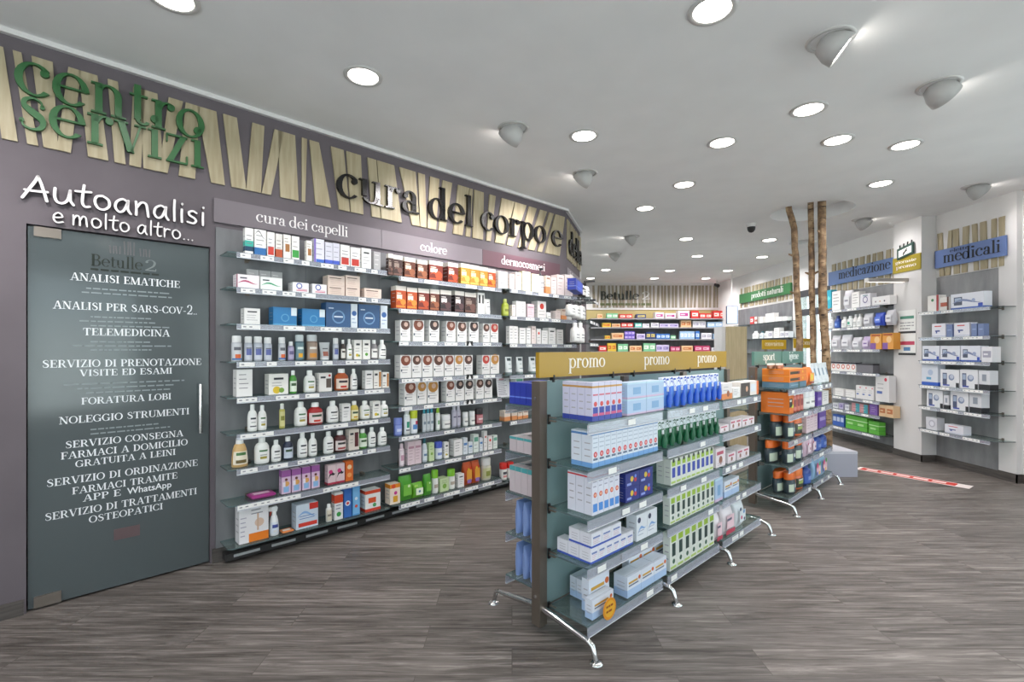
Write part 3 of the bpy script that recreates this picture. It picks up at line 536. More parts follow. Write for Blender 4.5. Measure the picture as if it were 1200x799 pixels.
sty('gbag', 'pouch', 'wipes_pack', 'packet', 'green wipes packet with white label', '#6cb02c', '#e8f0d8', [('c', .5, .45, .1, '#4c7c9c'), ('r', .0, .3, .8, .95, '#a8d860')])
sty('gbag2', 'pouch', 'wipes_pack', 'packet', 'plain green wipes packet', '#4c9c2c', '#78bc48', [('c', .6, .6, .1, '#d8ecc0')])
sty('gcap', 'bottle', 'cleanser_bottle', 'bottle', 'white bottle with big lime cap', 'jar', '#e2e4e0', '#82c234', '#ecece8', [(.2, .8, .3, .6, '#b8ac9c')])
sty('gum', 'pouch', 'gummy_pouch', 'pouch', 'orange red gummies pouch', '#c85428', '#e0a03c', [('c', .4, .72, .12, '#e8c030'), ('c', .65, .76, .1, '#d83c28'), ('r', .25, .75, .1, .26, '#8c6cb0')])
sty('panda', 'bottle', 'childrens_gel_bottle', 'bottle', 'pale bottle with olive label', 'tub', '#d0ccbc', '#e8e6e4', '#c8c89c', [(.3, .7, .2, .7, '#8c9448')])
sty('olive', 'bottle', 'oil_bottle', 'bottle', 'olive green oil bottle', 'round', '#a0ac38', '#c0c870', '#b4bc58', [(.2, .8, .4, .7, '#787c2c')])
sty('blush', 'carton', 'skin_care_box', 'box', 'pinkish white skin care box', '#e4d6d2', [tx('#b8a09c', 3, .3, .6), ('r', .2, .8, .8, .86, '#a08c88')])
sty('crm', 'carton', 'skin_care_box', 'box', 'creamy yellow skin care box', '#e8e2c0', [tx('#b8b08c', 3, .3, .6)])
sty('ora', 'carton', 'skin_care_box', 'box', 'orange and white skin care box', '#e2d4c6', [('r', 0, 1, 0, .4, '#d8905c'), ('r', .1, .9, .8, .9, '#8c6c5c'), tx('#b8a090', 2, .5, .68)])
sty('wpump', 'bottle', 'pump_bottle', 'bottle', 'white pump bottle with dark pump', 'pump', '#e6e4e2', '#3c3c40', '#eeeeec', [(.2, .8, .7, .8, '#707074'), (.2, .8, .3, .4, '#909094')])
sty('wbb', 'bottle', 'lotion_bottle', 'bottle', 'white lotion bottle with grey print', 'round', '#e6e4e2', '#ececea', '#eeeeec', [(.2, .8, .6, .7, '#707074'), (.2, .8, .3, .4, '#909094')])
sty('rcap', 'bottle', 'cough_syrup_jar', 'jar', 'white jar with bright red lid', 'jar', '#e0dcda', '#cc2c24', '#ecece8', [(.2, .8, .5, .8, '#505058'), (.2, .8, .15, .4, '#d89c98')])
# promotion stand
sty('paste', 'carton', 'toothpaste_box', 'box', 'tall lilac toothpaste box with blue foot', '#c9c8de', [('r', 0, 1, 0, .13, '#34449c'), ('r', 0, 1, .86, .91, '#c09048'), ('r', .05, .95, .13, .2, '#c85080'), ('r', .1, .9, .2, .36, '#2c3c9c'), ('c', .5, .44, .26, '#d04a48'), ('r', .1, .9, .66, .7, '#c86478')])
sty('ltblu', 'carton', 'tissue_box', 'box', 'light blue box with thin stripes', '#a8c0dc', [('r', 0, 1, 0, .12, '#c8b0cc'), ('r', .3, .7, .25, .7, '#7ca4cc'), ('r', 0, 1, .9, 1, '#b8d4e4')])
sty('brush', 'blister', 'toothbrush_pack', 'toothbrush pack', 'blue carded toothbrush pack', '#2448b0', '#e2e6f2', '#5a8cdc', '#3064d0')
sty('brushg', 'blister', 'toothbrush_pack', 'toothbrush pack', 'dark green carded toothbrush pack', '#14482c', '#cfd8dc', '#2c6a48', '#1c6040')
sty('rinse', 'carton', 'mouthwash_box', 'box', 'white mouthwash box with red disc', '#d4dbe6', [('r', 0, 1, .9, .96, '#4c7cb4'), ('c', .5, .36, .3, '#c8343c'), ('c', .5, .36, .16, '#e4a0a0'), ('r', 0, 1, 0, .14, '#6c9cd0'), ('r', .15, .85, .2, .26, '#5c6c84'), tx('#a8b4c4', 3, .55, .8)])
sty('redln', 'carton', 'denture_cream_box', 'box', 'white box with red line', '#d9dae6', [('r', 0, 1, .93, .97, '#c02c38'), ('c', .5, .5, .3, '#d05040'), ('c', .5, .5, .17, '#e8b090'), ('r', .12, .88, .08, .28, '#4c88d0'), tx('#a0a0b0', 2, .7, .82)])
sty('dkblu', 'carton', 'denture_tablet_box', 'box', 'dark blue box with yellow flower', '#26307c', [('c', .45, .55, .2, '#d8b838'), ('c', .7, .45, .16, '#c03c44'), ('c', .7, .7, .12, '#6c8cdc'), ('r', .1, .4, .14, .3, '#8c9cd8')])
sty('floss', 'carton', 'interdental_brush_box', 'box', 'tall white box, lime top, blue stripe', '#d8dcd4', [('r', .2, .9, .72, .92, '#98b838'), ('c', .55, .93, .2, '#20282c'), ('r', .25, .85, .28, .66, '#3448a8'), ('r', .1, .9, .06, .14, '#a8c060')])
sty('floss2', 'carton', 'interdental_brush_box', 'box', 'tall white box, lime top, green stripe', '#d8dcd4', [('r', .2, .9, .74, .94, '#98b838'), ('r', .3, .8, .36, .7, '#203c38'), ('c', .55, .22, .18, '#305844'), ('r', .1, .9, .04, .1, '#a8c060')])
sty('denta', 'carton', 'denture_box', 'box', 'small white box with blue foot', '#dedee6', [('r', 0, 1, 0, .14, '#3c58b4'), ('r', .15, .85, .6, .72, '#6c7cb0'), tx('#c8a0ac', 3, .25, .5)])
sty('oval', 'carton', 'plaster_box', 'box', 'white box with dark oval and blue flower', '#dadee4', [('c', .25, .78, .15, '#2c3450'), ('w', .2, .6, .1, '#7ca4d4'), tx('#a0a8b8', 2, .2, .34)])
sty('whblue', 'carton', 'saline_box', 'box', 'white blue box with yellow mark', '#d6dce8', [('r', .1, .75, .62, .72, '#c89838'), ('r', .1, .8, .5, .56, '#505c74'), ('r', .0, 1, 0, .36, '#a8c0e0'), ('c', .88, .72, .1, '#c86028')])
sty('pinkw', 'carton', 'baby_food_box', 'box', 'white pink box with brown picture', '#e0d6da', [('r', .1, .8, .66, .84, '#b85068'), ('c', .5, .36, .22, '#8c5a48'), tx('#b0a0a8', 2, .1, .2)])
sty('orwh', 'carton', 'nasal_spray_box', 'box', 'white box with orange foot', '#e2dcda', [('r', 0, 1, 0, .36, '#d8803c'), ('c', .6, .34, .2, '#8c4a28'), tx('#9c98a0', 2, .55, .75)])
sty('picb', 'carton', 'eye_mask_box', 'box', 'white orange box with dark face picture', '#e4dcd6', [('r', 0, .5, 0, .94, '#3c302c'), ('c', .33, .5, .2, '#d0a080'), ('r', .88, 1, 0, 1, '#e07028'), ('r', .55, .8, .25, .8, '#dce0e8')])
sty('pinkr', 'pouch', 'cotton_pad_pack', 'packet', 'white packet with pink red foot', '#dcd4d8', '#e4c4cc', [('r', .1, .9, .04, .18, '#b83c54'), ('r', .2, .6, .5, .58, '#5c5c74')])
sty('spot', 'pouch', 'cotton_pad_pack', 'packet', 'pale packet with blue and pink spots', '#d4d8dc', '#dce4e8', [('c', .3, .75, .08, '#3c4c6c'), ('c', .65, .6, .08, '#4c8cc0'), ('c', .4, .4, .08, '#c04c74'), ('c', .7, .3, .07, '#3c3c5c')])
sty('bluebx', 'carton', 'shaving_box', 'box', 'deep blue box', '#2c3ca4', [('r', .2, .8, .1, .9, '#3c58c8'), ('r', 0, 1, .3, .36, '#6c88e0')])
sty('leaf', 'carton', 'price_list_card', 'card', 'leaning white card with rows of print', '#dcdade', [('t', .1, .9, .12, .86, 9, '#6c6474'), ('t', .2, .8, .9, .94, 2, '#a03c54')])
sty('pinkt', 'carton', 'eye_drop_box', 'box', 'pinkish box with teal top', '#c4b8bc', [('r', 0, 1, .82, 1, '#50a0a4'), tx('#6c4c58', 3, .2, .6)])
sty('tealbx', 'carton', 'eye_drop_box', 'box', 'dark teal box with white edge', '#2c6c7c', [('r', 0, .25, 0, 1, '#d0d8dc'), ('w', .4, .6, .1, '#5cb0c0')])
sty('bpouch', 'pouch', 'sachet_pouch', 'pouch', 'blue grey pouch', '#7f98cc', '#a4b8de', [('r', .3, .7, .4, .5, '#5c78b4')])
# orange stand
sty('orbox', 'carton', 'energy_bar_box', 'box', 'flat orange box with dark strip', '#e07c28', [('r', .05, .6, .2, .6, '#3c3828'), ('c', .78, .5, .2, '#e8c840'), ('r', 0, 1, .85, 1, '#e89038'), ('r', .5, .6, .3, .5, '#a03c60')])
sty('orbig', 'carton', 'supplement_box', 'box', 'wide orange box with black band', '#e0762c', [('r', .02, .72, .3, .72, '#2c241c'), ('r', .08, .55, .56, .66, '#d8d0c4'), ('c', .84, .34, .14, '#d8dc50'), ('c', .62, .3, .1, '#c8d448')])
sty('steelb', 'carton', 'supplement_box', 'box', 'low blue grey box', '#5a7c90', [('r', .1, .5, .4, .6, '#8ca8b4'), ('r', .5, .6, 0, 1, '#3c5c54')])
sty('orpk', 'pouch', 'energy_gel_pouch', 'pouch', 'orange pouch with yellow disc', '#e07830', '#f0a848', [('c', .5, .45, .16, '#e8d850'), ('r', .2, .8, .1, .18, '#a03020')])
sty('ortub', 'bottle', 'protein_tub', 'tub', 'black tub with bright orange lid', 'tub', '#2c3840', '#e8702a', '#42545c', [(0, .4, 0, .8, '#c8d4c0'), (.5, .95, .4, .75, '#e4e8ec'), (.5, .95, .1, .3, '#38608c')])
sty('orjar', 'bottle', 'protein_tub', 'tub', 'orange tub with orange lid and dark label', 'tub', '#d0683a', '#ea7c34', '#30382c', [(.2, .8, .4, .7, '#9cb060'), (.2, .8, .75, .9, '#e8e0d8')])
sty('redc', 'bottle', 'drink_bottle', 'bottle', 'red brown drink bottle with white lid', 'can', '#b05040', '#e0d0cc', '#c87060', [(.2, .8, .3, .8, '#8c2c28')])
sty('wtub2', 'tube', 'cream_tube', 'tube', 'white grey tube with blue print', '#d0d6da', '#e0e4e6', [(.3, .7, .3, .7, '#7890a4')])
sty('brn', 'bottle', 'honey_jar', 'jar', 'small brown jar with white lid', 'jar', '#8c5434', '#d8c8bc', '#b48060', [(.3, .7, .3, .6, '#5c3020')])
sty('purpb', 'carton', 'supplement_box', 'box', 'purple box', '#6448a0', [('r', .1, .9, .4, .6, '#a898cc')])
sty('pkt', 'pouch', 'sweets_pouch', 'pouch', 'pale pink spotted pouch', '#d8bccc', '#ead8e0', [('c', .3, .7, .08, '#b83c6c'), ('c', .7, .4, .08, '#a03c5c')])
sty('dkbot', 'bottle', 'drink_bottle', 'bottle', 'deep blue drink bottle', 'round', '#2a4690', '#24387c', '#3c60b0', [(.3, .7, .3, .7, '#88a0d8')])
sty('toy', 'pouch', 'sweets_pouch', 'pouch', 'colourful pink green pouch', '#8cb0d0', '#e8c0cc', [('c', .35, .7, .14, '#d84c7c'), ('c', .7, .75, .12, '#5ca848'), ('c', .6, .3, .1, '#e0b83c'), ('c', .3, .3, .1, '#3c6cc0')])
# right hand wall and back wall
sty('bandb', 'carton', 'plaster_box', 'box', 'teal and blue box', '#38b4cc', [('w', .3, .8, .2, '#78dce0'), ('r', 0, 1, 0, .14, '#2c70b0')])
sty('boxlab', 'carton', 'dressing_box', 'box', 'white box with dotted ring', '#dcdae0', [('c', .5, .55, .26, '#6c6490'), ('c', .5, .55, .18, '#dcdae0'), ('r', .25, .75, .82, .9, '#68888c')])
sty('dotb', 'carton', 'dressing_box', 'box', 'white box with row of dots', '#e4e2e2', [('c', .2, .45, .1, '#7c6478'), ('c', .45, .45, .1, '#c09c8c'), ('c', .7, .45, .1, '#4c4c60'), ('r', .1, .9, .1, .14, '#a8a8b4')])
sty('bluebag', 'pouch', 'dressing_bag', 'bag', 'bright blue bag', '#2c4cc0', '#5878d8', [('r', .3, .7, .4, .5, '#c8d0f0')])
sty('palebag', 'pouch', 'dressing_bag', 'bag', 'pale grey bag', '#c4c2c8', '#dcdce0', [('r', .3, .7, .4, .5, '#8c8c98')])
sty('lilbag', 'pouch', 'dressing_bag', 'bag', 'lilac bag', '#b4a0c4', '#d8cce0', [('r', .3, .7, .4, .5, '#7c60a0')])
sty('orbag', 'carton', 'support_box', 'box', 'orange support box with purple corner', '#d8963c', [('r', .0, .5, 0, .4, '#7c5098'), ('c', .6, .6, .24, '#e8c088'), ('r', .1, .9, .84, .94, '#a84c24')])
sty('smred', 'carton', 'gauze_box', 'box', 'small white box with red ring', '#dcd8d6', [('c', .5, .5, .34, '#c05848'), ('c', .5, .5, .2, '#e8dcd8'), ('r', 0, 1, .8, 1, '#2c2c38')])
sty('tray', 'carton', 'display_tray', 'tray', 'low dark grey tray', '#6c6a70', [('r', 0, 1, .85, 1, '#28262c')])
sty('flatw', 'carton', 'syringe_box', 'box', 'flat white box with grey end', '#dedcda', [('r', 0, .2, 0, 1, '#b4b0b0'), tx('#8c8a90', 2, .3, .6)])
sty('redtop', 'carton', 'syringe_box', 'box', 'white box with red corner', '#d8d6d6', [('c', .75, .85, .1, '#c83c50'), ('r', .1, .5, .3, .4, '#5068a8'), tx('#9c9ca0', 2, .5, .66)])
sty('mix', 'carton', 'plaster_box', 'box', 'pink and teal box', '#c48c90', [('r', .5, 1, 0, 1, '#489ca8'), tx('#e8e0e0', 2, .3, .6)])
sty('bluv', 'carton', 'plaster_box', 'box', 'slim blue box', '#3a60b0', [('r', .1, .9, .4, .8, '#c8d4ec')])
sty('green', 'carton', 'glove_box', 'box', 'bright green box with white lines', '#5cae3c', [('r', 0, 1, .66, .72, '#c8e4b8'), ('r', .15, .7, .3, .5, '#a8d890'), ('r', 0, 1, .3, .34, '#3c8c34')])
sty('purpx', 'carton', 'plaster_box', 'box', 'purple box with pale print', '#7c58a8', [tx('#d0c0e0', 3, .3, .7)])
sty('bp', 'carton', 'blood_pressure_monitor_box', 'box', 'white monitor box with device picture', '#d8dbe4', [('r', 0, 1, 0, .1, '#3c5cac'), ('r', .1, .36, .25, .78, '#4c5468'), ('r', .13, .33, .48, .72, '#a4b4c8'), ('w', .4, .5, .14, '#7c88ac'), ('c', .7, .5, .12, '#98a4c4'), ('r', .84, .97, .1, .3, '#2c48a8')])
sty('bpw', 'carton', 'blood_pressure_monitor_box', 'box', 'monitor box with ring and dark panel', '#dcdee2', [('r', .12, .36, .14, .8, '#4a5270'), ('r', .15, .33, .46, .74, '#9cacc4'), ('c', .6, .56, .18, '#7c8aa8'), ('c', .62, .6, .12, '#b8c0d0'), ('r', .14, .5, .06, .14, '#4050a0'), ('r', .84, 1, 0, .26, '#202228')])
sty('bpx', 'carton', 'blood_pressure_monitor_box', 'box', 'narrow white box with black foot', '#cfd1d6', [('r', 0, 1, 0, .28, '#202228'), ('r', .3, .7, .45, .8, '#8c94a0')])
sty('bpb', 'carton', 'thermometer_box', 'box', 'white box with deep blue foot', '#d0d6e0', [('r', 0, 1, 0, .16, '#2c58b8'), ('c', .55, .62, .16, '#a8b8d0'), ('r', .3, .6, .28, .4, '#5c9cc0')])
sty('devr', 'carton', 'nebuliser_box', 'box', 'white box with red heading', '#dcdce4', [('r', .2, .7, .76, .84, '#c84c4c'), ('r', .25, .6, .4, .5, '#3c4c8c'), ('r', .3, .4, .28, .4, '#4c5c9c'), ('r', 0, 1, .06, .1, '#a8b0cc')])
sty('devb', 'carton', 'nebuliser_box', 'box', 'plain slate blue box', '#6c7ca4', [('r', .2, .8, .5, .6, '#8c9cc4')])
sty('wredside', 'carton', 'thermometer_box', 'box', 'white box with red side', '#e4e0dc', [('r', .8, 1, 0, 1, '#a83438'), ('c', .45, .7, .12, '#4c8c5c')])
sty('redbrn', 'carton', 'thermometer_box', 'box', 'white box with red brown picture', '#dcd8d4', [('r', .1, .8, .3, .6, '#a85038'), ('r', .8, 1, 0, 1, '#5c3428')])
sty('lens', 'carton', 'nebuliser_box', 'box', 'white box with grey disc', '#d0d0d6', [('c', .55, .5, .3, '#b0b0bc'), ('c', .55, .5, .2, '#d8d8e0')])
for k, c, c2, look in (('rdx', '#c8302c', '#ecd8d0', 'red white'), ('ylx', '#d8b840', '#c86430', 'yellow orange'), ('gnx', '#78b88c', '#e0ecdc', 'green white'), ('nvx', '#2c3c6c', '#c8b860', 'navy'), ('blx', '#3c70b8', '#c8d8f0', 'blue'), ('lbx', '#9cbcdc', '#e0e8f0', 'light blue'), ('ppx', '#6450b0', '#c8b8e8', 'purple'), ('bgx', '#d8b890', '#b86c3c', 'beige orange'), ('wmx', '#e4dae0', '#a84080', 'white magenta'), ('mgx', '#b84068', '#e4b8c8', 'magenta red'), ('tlx', '#58b8ac', '#e4ece8', 'teal white'), ('whx', '#dcdce0', '#9c9cac', 'white grey'), ('lcx', '#c4bcd8', '#7c70a8', 'lilac')):
    sty(k, 'carton', 'medicine_box', 'box', look+' box', c, [('r', .12, .88, .3, .72, c2), ('r', .2, .6, .45, .56, c)])
ORD = ['first', 'second', 'third', 'fourth', 'fifth', 'sixth', 'seventh', 'eighth', 'ninth', 'tenth', 'eleventh', 'twelfth', 'thirteenth', 'fourteenth', 'fifteenth', 'sixteenth', 'seventeenth', 'eighteenth', 'nineteenth', 'twentieth', 'twenty-first', 'twenty-second', 'twenty-third', 'twenty-fourth', 'twenty-fifth', 'twenty-sixth', 'twenty-seventh', 'twenty-eighth', 'twenty-ninth', 'thirtieth']
PK = {}
def good(k, w, h, d, label, loc, rz, group):
    b, name, cat, look, p = STY[k]; key = (k, round(w*500), round(h*500), round(d*500))
    if key not in PK: PK[key] = [(n, m.mesh(n)) for n, m in BUILD[b](p, w, h, d)]
    parts = PK[key]
    if len(parts) == 1: o = tag(link(name, parts[0][1], None, loc, rz), label, cat, group)
    else:
        o = thing(name, label, cat, loc, rz, group)
        for n, me in parts: link(n, me, o)
    return o
def stock(F, z, v, place, items, turn=0.):
    """goods along one shelf: (style, left, right, height, depth, how many abreast, rows deep, tiers[, lift, v]) in millimetres"""
    cnt = 0; per = {}
    for it in items: per[it[0]] = per.get(it[0], 0)+it[5]*it[7]
    seen = {}
    for it in items:
        k, a, b, h, d, n, nd, nt = it[:8]; lift = it[8]/1000 if len(it) > 8 else 0; vv = it[9]/1000 if len(it) > 9 else v
        a, b, h, d = a/1000, b/1000, h/1000, d/1000; w = (b-a)/n
        for j in range(nt):
            for q in range(nd):
                for i in range(n):
                    if q and i: continue                   # deeper rows only show at the open end
                    if q == 0: seen[k] = seen.get(k, 0)+1
                    look = STY[k][3]; m = per[k]
                    if q: lab = '%s, %s behind the %send one, %s' % (look, ORD[q-1], '' if nt == 1 else ('lower ', 'upper ')[j], place)
                    elif m == 1: lab = '%s, %s' % (look, place)
                    else: lab = '%s, %s from left, %s' % (look, ORD[seen[k]-1], place)
                    x = a+(i+.5)*w
                    good(k, w-.003, h-.0012, d-.0025, lab, F.p(x, vv+q*d, z+lift+j*h+.0004), F.rz+turn, STY[k][1].replace('_', ' ')+' row, '+place if m > 1 or nd > 1 else None)

# ------------------------------------------------------------------ the room
def wallbox(name, F, u0, u1, z0, z1, m, t=.12, v0=0., extra=None):
    mb = MB(); mb.box(u0, u1, v0, v0+t, z0, z1, m)
    if extra: extra(mb)
    return struct(name, mb, F.p(0, 0), F.rz)
mb = MB(); mb.face([(-8, -2.6, 0), (7, -2.6, 0), (7, 13.2, 0), (-8, 13.2, 0)], M_FLOOR); struct('floor', mb)
# ceiling slab with the two round openings above the birch trunks
def ceiling():
    bm = bmesh.new(); holes = [(3.87, 6.19, .47), (4.84, 7.96, .2)]
    edges = []
    def loop(pts):
        vs = [bm.verts.new((x, y, H)) for x, y in pts]
        for i in range(len(vs)): edges.append(bm.edges.new((vs[i], vs[(i+1) % len(vs)])))
    loop([(-8, -2.6), (7, -2.6), (7, 13.2), (-8, 13.2)])
    for x, y, r in holes: loop([(x+r*math.cos(2*PI*j/40), y+r*math.sin(2*PI*j/40)) for j in range(40)])
    bmesh.ops.triangle_fill(bm, edges=edges, use_beauty=True)
    me = bpy.data.meshes.new('ceiling'); bm.to_mesh(me); bm.free(); me.materials.append(M_CEIL)
    o = link('ceiling', me); o['kind'] = 'structure'
    for i, (x, y, r) in enumerate(holes):
        h = MB(); h.lathe([(r, 0), (r, .16)], M_CEIL, 1, 1, 40, x, y, H, True, False); struct('trim_%d' % (20+i), h)
    h = MB(); h.box(-8, 7, -2.6, 13.2, H+.17, H+.2, M_CEIL); struct('ceiling_slab', h)
ceiling()
# left wall with the door opening u -.07 .. .83, z 0 .. 2.215
DU0, DU1, DZ = -.075, .828, 2.215
def lw(mb):
    mb.box(DU0, DU1, 0, .12, DZ, H, M_WALL); mb.box(DU1, 4.73, 0, .12, 0, H, M_WALL)
wallbox('wall_left', LW, -4.2, DU0, 0, H, M_WALL, .12, 0, lw)
mb = MB()                                       # reveal and dark room behind the door
mb.box(DU0-.05, DU1+.05, .121, 1.2, -.01, 0, M_BASE); mb.box(DU0-.06, DU0-.05, .121, 1.2, 0, DZ+.1, M_BASE); mb.box(DU1+.05, DU1+.06, .121, 1.2, 0, DZ+.1, M_BASE)
mb.box(DU0-.06, DU1+.06, 1.2, 1.22, 0, DZ+.1, M_BASE); mb.box(DU0-.06, DU1+.06, .121, 1.2, DZ+.1, DZ+.12, M_BASE); struct('wall_behind_door', mb, LW.p(0, 0), LW.rz)
mb = MB(); mb.box(.86, 4.72, -.012, 0, .1, 2.36, M_LAM)
for u in (1.48, 2.12, 2.74, 3.42, 4.06): mb.box(u-.002, u+.002, -.0126, -.012, .1, 2.36, mat('#55565a'))
struct('wall_panel_left', mb, LW.p(0, 0), LW.rz)
mb = MB(); mb.box(-4.2, DU0-.01, -.012, 0, 0, .085, M_BASE); mb.box(DU1+.01, 4.73, -.014, 0, 0, .1, M_BASE); struct('baseboard_left', mb, LW.p(0, 0), LW.rz)
mb = MB(); mb.box(-4.2, 4.76, -.03, 0, H-.03, H, M_WHITE); struct('trim_1', mb, LW.p(0, 0), LW.rz)
wallbox('wall_left_end', LE, 0, 1.22, 0, H, M_WALL)
mb = MB(); mb.box(-.01, 1.22, -.03, 0, H-.03, H, M_WHITE); struct('trim_2', mb, LE.p(0, 0), LE.rz)
mb = MB(); mb.box(-.6, -.5, 0, .1, 0, 0, M_WALL) if False else mb.box(.92, 1.04, 7.18, 7.6, 0, H, M_WHITE); mb.box(.92, 1.04, 12.3, 12.95, 0, H, M_WHITE); mb.box(.92, 1.04, 7.6, 12.3, 2.9, H, M_WHITE); mb.box(.92, 1.04, 7.6, 12.3, 0, .3, M_WHITE); struct('wall_left_far', mb)
mb = MB()
for y in (7.6, 9.15, 10.7, 12.25): mb.box(.95, 1.01, y, y+.05, .3, 2.9, M_BLACK)
wf = struct('added_far_window', mb); p = MB(); p.box(.975, .985, 7.6, 12.3, .3, 2.9, M_GLASS); obj('pane', p, wf)  # unseen window, added to bring daylight to the far ceiling
wallbox('wall_back', BW, .9, 5.75, 0, H, M_WALL)
mb = MB(); mb.box(2.0, 5.64, -.03, 0, 2.3, 2.56, mat('#b0a06c', .6)); mb.box(2.0, 5.64, -.02, 0, .9, 2.3, M_LAM); mb.box(2.0, 5.64, -.002, 0, 2.6, 3.235, M_WHITE); struct('wall_panel_back', mb, BW.p(0, 0), 0)
mb = MB(); mb.box(2.0, 5.64, -.06, 0, 3.235, H, M_WHITE); mb.box(2.0, 5.64, -.05, 0, 2.56, 2.6, M_WHITE); struct('trim_3', mb, BW.p(0, 0), 0)
mb = MB(); mb.box(5.55, 5.72, 11.75, 12.9, 0, H, M_WHITE); mb.box(5.56, 5.72, 9.42, 11.75, 0, 2.46, M_LAM); mb.box(5.552, 5.72, 9.42, 11.75, 2.46, H, M_WHITE); mb.box(5.53, 5.72, 9.28, 9.42, 0, H, M_WHITE); struct('wall_right_far', mb)
mb = MB(); mb.box(5.555, 5.72, 6.85, 8.34, 0, 2.46, M_LAMR); mb.box(5.55, 5.72, 6.85, 8.34, 2.46, H, M_WHITE); struct('wall_right', mb)
mb = MB(); mb.box(5.55, 5.72, 8.34, 9.28, 2.62, H, M_WHITE); mb.box(5.55, 5.72, 8.34, 9.28, 0, .5, M_WHITE); struct('wall_right_window', mb)
mb = MB(); mb.box(5.465, 5.9, 6.385, 6.85, 0, H, M_WHITE); struct('wall_right_column', mb)
mb = MB(); mb.box(5.665, 5.8, 5.56, 6.385, 0, 2.45, M_LAMR); mb.box(5.66, 5.8, 5.56, 6.385, 2.45, H, M_WHITE); struct('wall_right_recess', mb)
mb = MB(); mb.box(5.655, 5.9, 5.36, 5.56, 0, H, M_WHITE); mb.box(5.72, 5.9, 4.6, 5.36, 0, H, M_WHITE); mb.box(5.72, 5.9, -2.6, 4.6, 2.8, H, M_WHITE); mb.box(5.72, 5.9, -2.6, 4.6, 0, .15, M_WHITE); struct('wall_right_near', mb)
mb = MB(); mb.box(5.453, 5.465, 6.373, 6.85, 0, .09, M_BASE); mb.box(5.453, 5.66, 6.373, 6.385, 0, .09, M_BASE); mb.box(5.648, 5.66, 5.55, 6.373, 0, .09, M_BASE)
mb.box(5.54, 5.555, 6.85, 8.34, 0, .09, M_BASE); mb.box(5.643, 5.655, 5.348, 5.56, 0, .1, M_BASE); mb.box(5.708, 5.72, -2.6, 5.348, 0, .1, M_BASE); mb.box(5.643, 5.708, 5.348, 5.36, 0, .1, M_BASE)
mb.box(5.53, 5.55, 8.34, 12.9, 0, .09, M_BASE); struct('baseboard_right', mb)
mb = MB()                                       # window beside the trunks
mb.box(5.56, 5.62, 8.34, 9.28, 2.14, 2.26, mat('#3c3d42')); mb.box(5.56, 5.62, 8.34, 9.28, 2.5, 2.64, mat('#3c3d42')); mb.box(5.57, 5.61, 8.78, 8.84, .5, 2.5, M_WHITE); mb.box(5.57, 5.61, 8.34, 9.28, .5, .56, M_WHITE)
wf = struct('window_1', mb); p = MB(); p.box(5.585, 5.595, 8.34, 9.28, .56, 2.5, M_GLASS); obj('pane', p, wf)
# shop front behind the viewer
mb = MB(); mb.box(-8, -4.6, -2.72, -2.6, 0, H, M_WHITE); mb.box(4.6, 7, -2.72, -2.6, 0, H, M_WHITE); mb.box(-4.6, 4.6, -2.72, -2.6, 2.8, H, M_WHITE); mb.box(-4.6, 4.6, -2.72, -2.6, 0, .4, M_WHITE); struct('wall_front', mb)
mb = MB()
for x in (-4.6, -2.3, 0, 2.3, 4.56): mb.box(x, x+.05, -2.69, -2.63, .4, 2.8, M_BLACK)
wf = struct('window_2', mb); p = MB(); p.box(-4.6, 4.6, -2.665, -2.655, .4, 2.8, M_GLASS); obj('pane', p, wf)

mb = MB()
for y in (-2.6, -.8, 1.0, 2.8, 4.55): mb.box(5.78, 5.84, y, y+.05, .15, 2.8, M_BLACK)
wf = struct('added_side_window', mb); p = MB(); p.box(5.805, 5.815, -2.6, 4.6, .15, 2.8, M_GLASS); obj('pane', p, wf)  # side window out of view, added to let in more daylight

# ------------------------------------------------------------------ glass door with its lettering
door = tag(link('glass_door', None, None, LW.p(0, .02), LW.rz), 'tall dark grey green glass door covered in white service lettering', 'door')
M_DOOR, _t, _b = nodes('smoked_satin_glass'); _b.inputs['Base Color'].default_value = lin('#4b5355'); _b.inputs['Roughness'].default_value = .1; _b.inputs['Specular IOR Level'].default_value = .7
mb = MB(); mb.box(DU0+.006, DU1-.004, 0, .012, .012, DZ-.008, M_DOOR); obj('glass_leaf', mb, door)
for z0, z1 in ((.012, .075), (2.15, DZ-.008)): mb = MB(); mb.box(-.045, .07, -.014, .026, z0, z1, mat('#7d756d', .35, .6)); obj('patch_hinge', mb, door)
mb = MB(); mb.tube([(.765, -.05, .925), (.765, -.05, 1.262)], .011, M_CHROME)
for z in (.98, 1.205): mb.tube([(.765, -.05, z), (.765, 0, z)], .008, M_CHROME)
obj('pull_handle', mb, door)
WL = mat('#dfe3e6', .5)
rows = [('ANALISI EMATICHE', .108, .656, 1.915, .058), ('ANALISI PER SARS-COV-2..', .034, .755, 1.74, .058), ('TELEMEDICINA', .165, .6, 1.585, .056), ('SERVIZIO DI PRENOTAZIONE', -.012, .78, 1.392, .056), ('VISITE ED ESAMI', .15, .613, 1.337, .05), ('FORATURA LOBI', .157, .608, 1.165, .052), ('NOLEGGIO STRUMENTI', .06, .71, 1.056, .054),
 ('SERVIZIO CONSEGNA', .086, .675, .91, .052), ('FARMACI A DOMICILIO', .067, .7, .847, .052), ('GRATUITA A LEINI', .131, .632, .79, .05), ('SERVIZIO DI ORDINAZIONE', .006, .759, .696, .054), ('FARMACI TRAMITE', .116, .642, .63, .052), ('SERVIZIO DI TRATTAMENTI', -.001, .754, .5, .054), ('OSTEOPATICI', .192, .562, .44, .052)]
for s, a, b, z, h in rows: mb = MB(); write(mb, s, a, b, z, h*.8, -.0012, 0, WL); obj('lettering', mb, door)
mb = MB(); write(mb, 'APP E', .165, .345, .577, .04, -.0012, 0, WL); obj('lettering', mb, door)
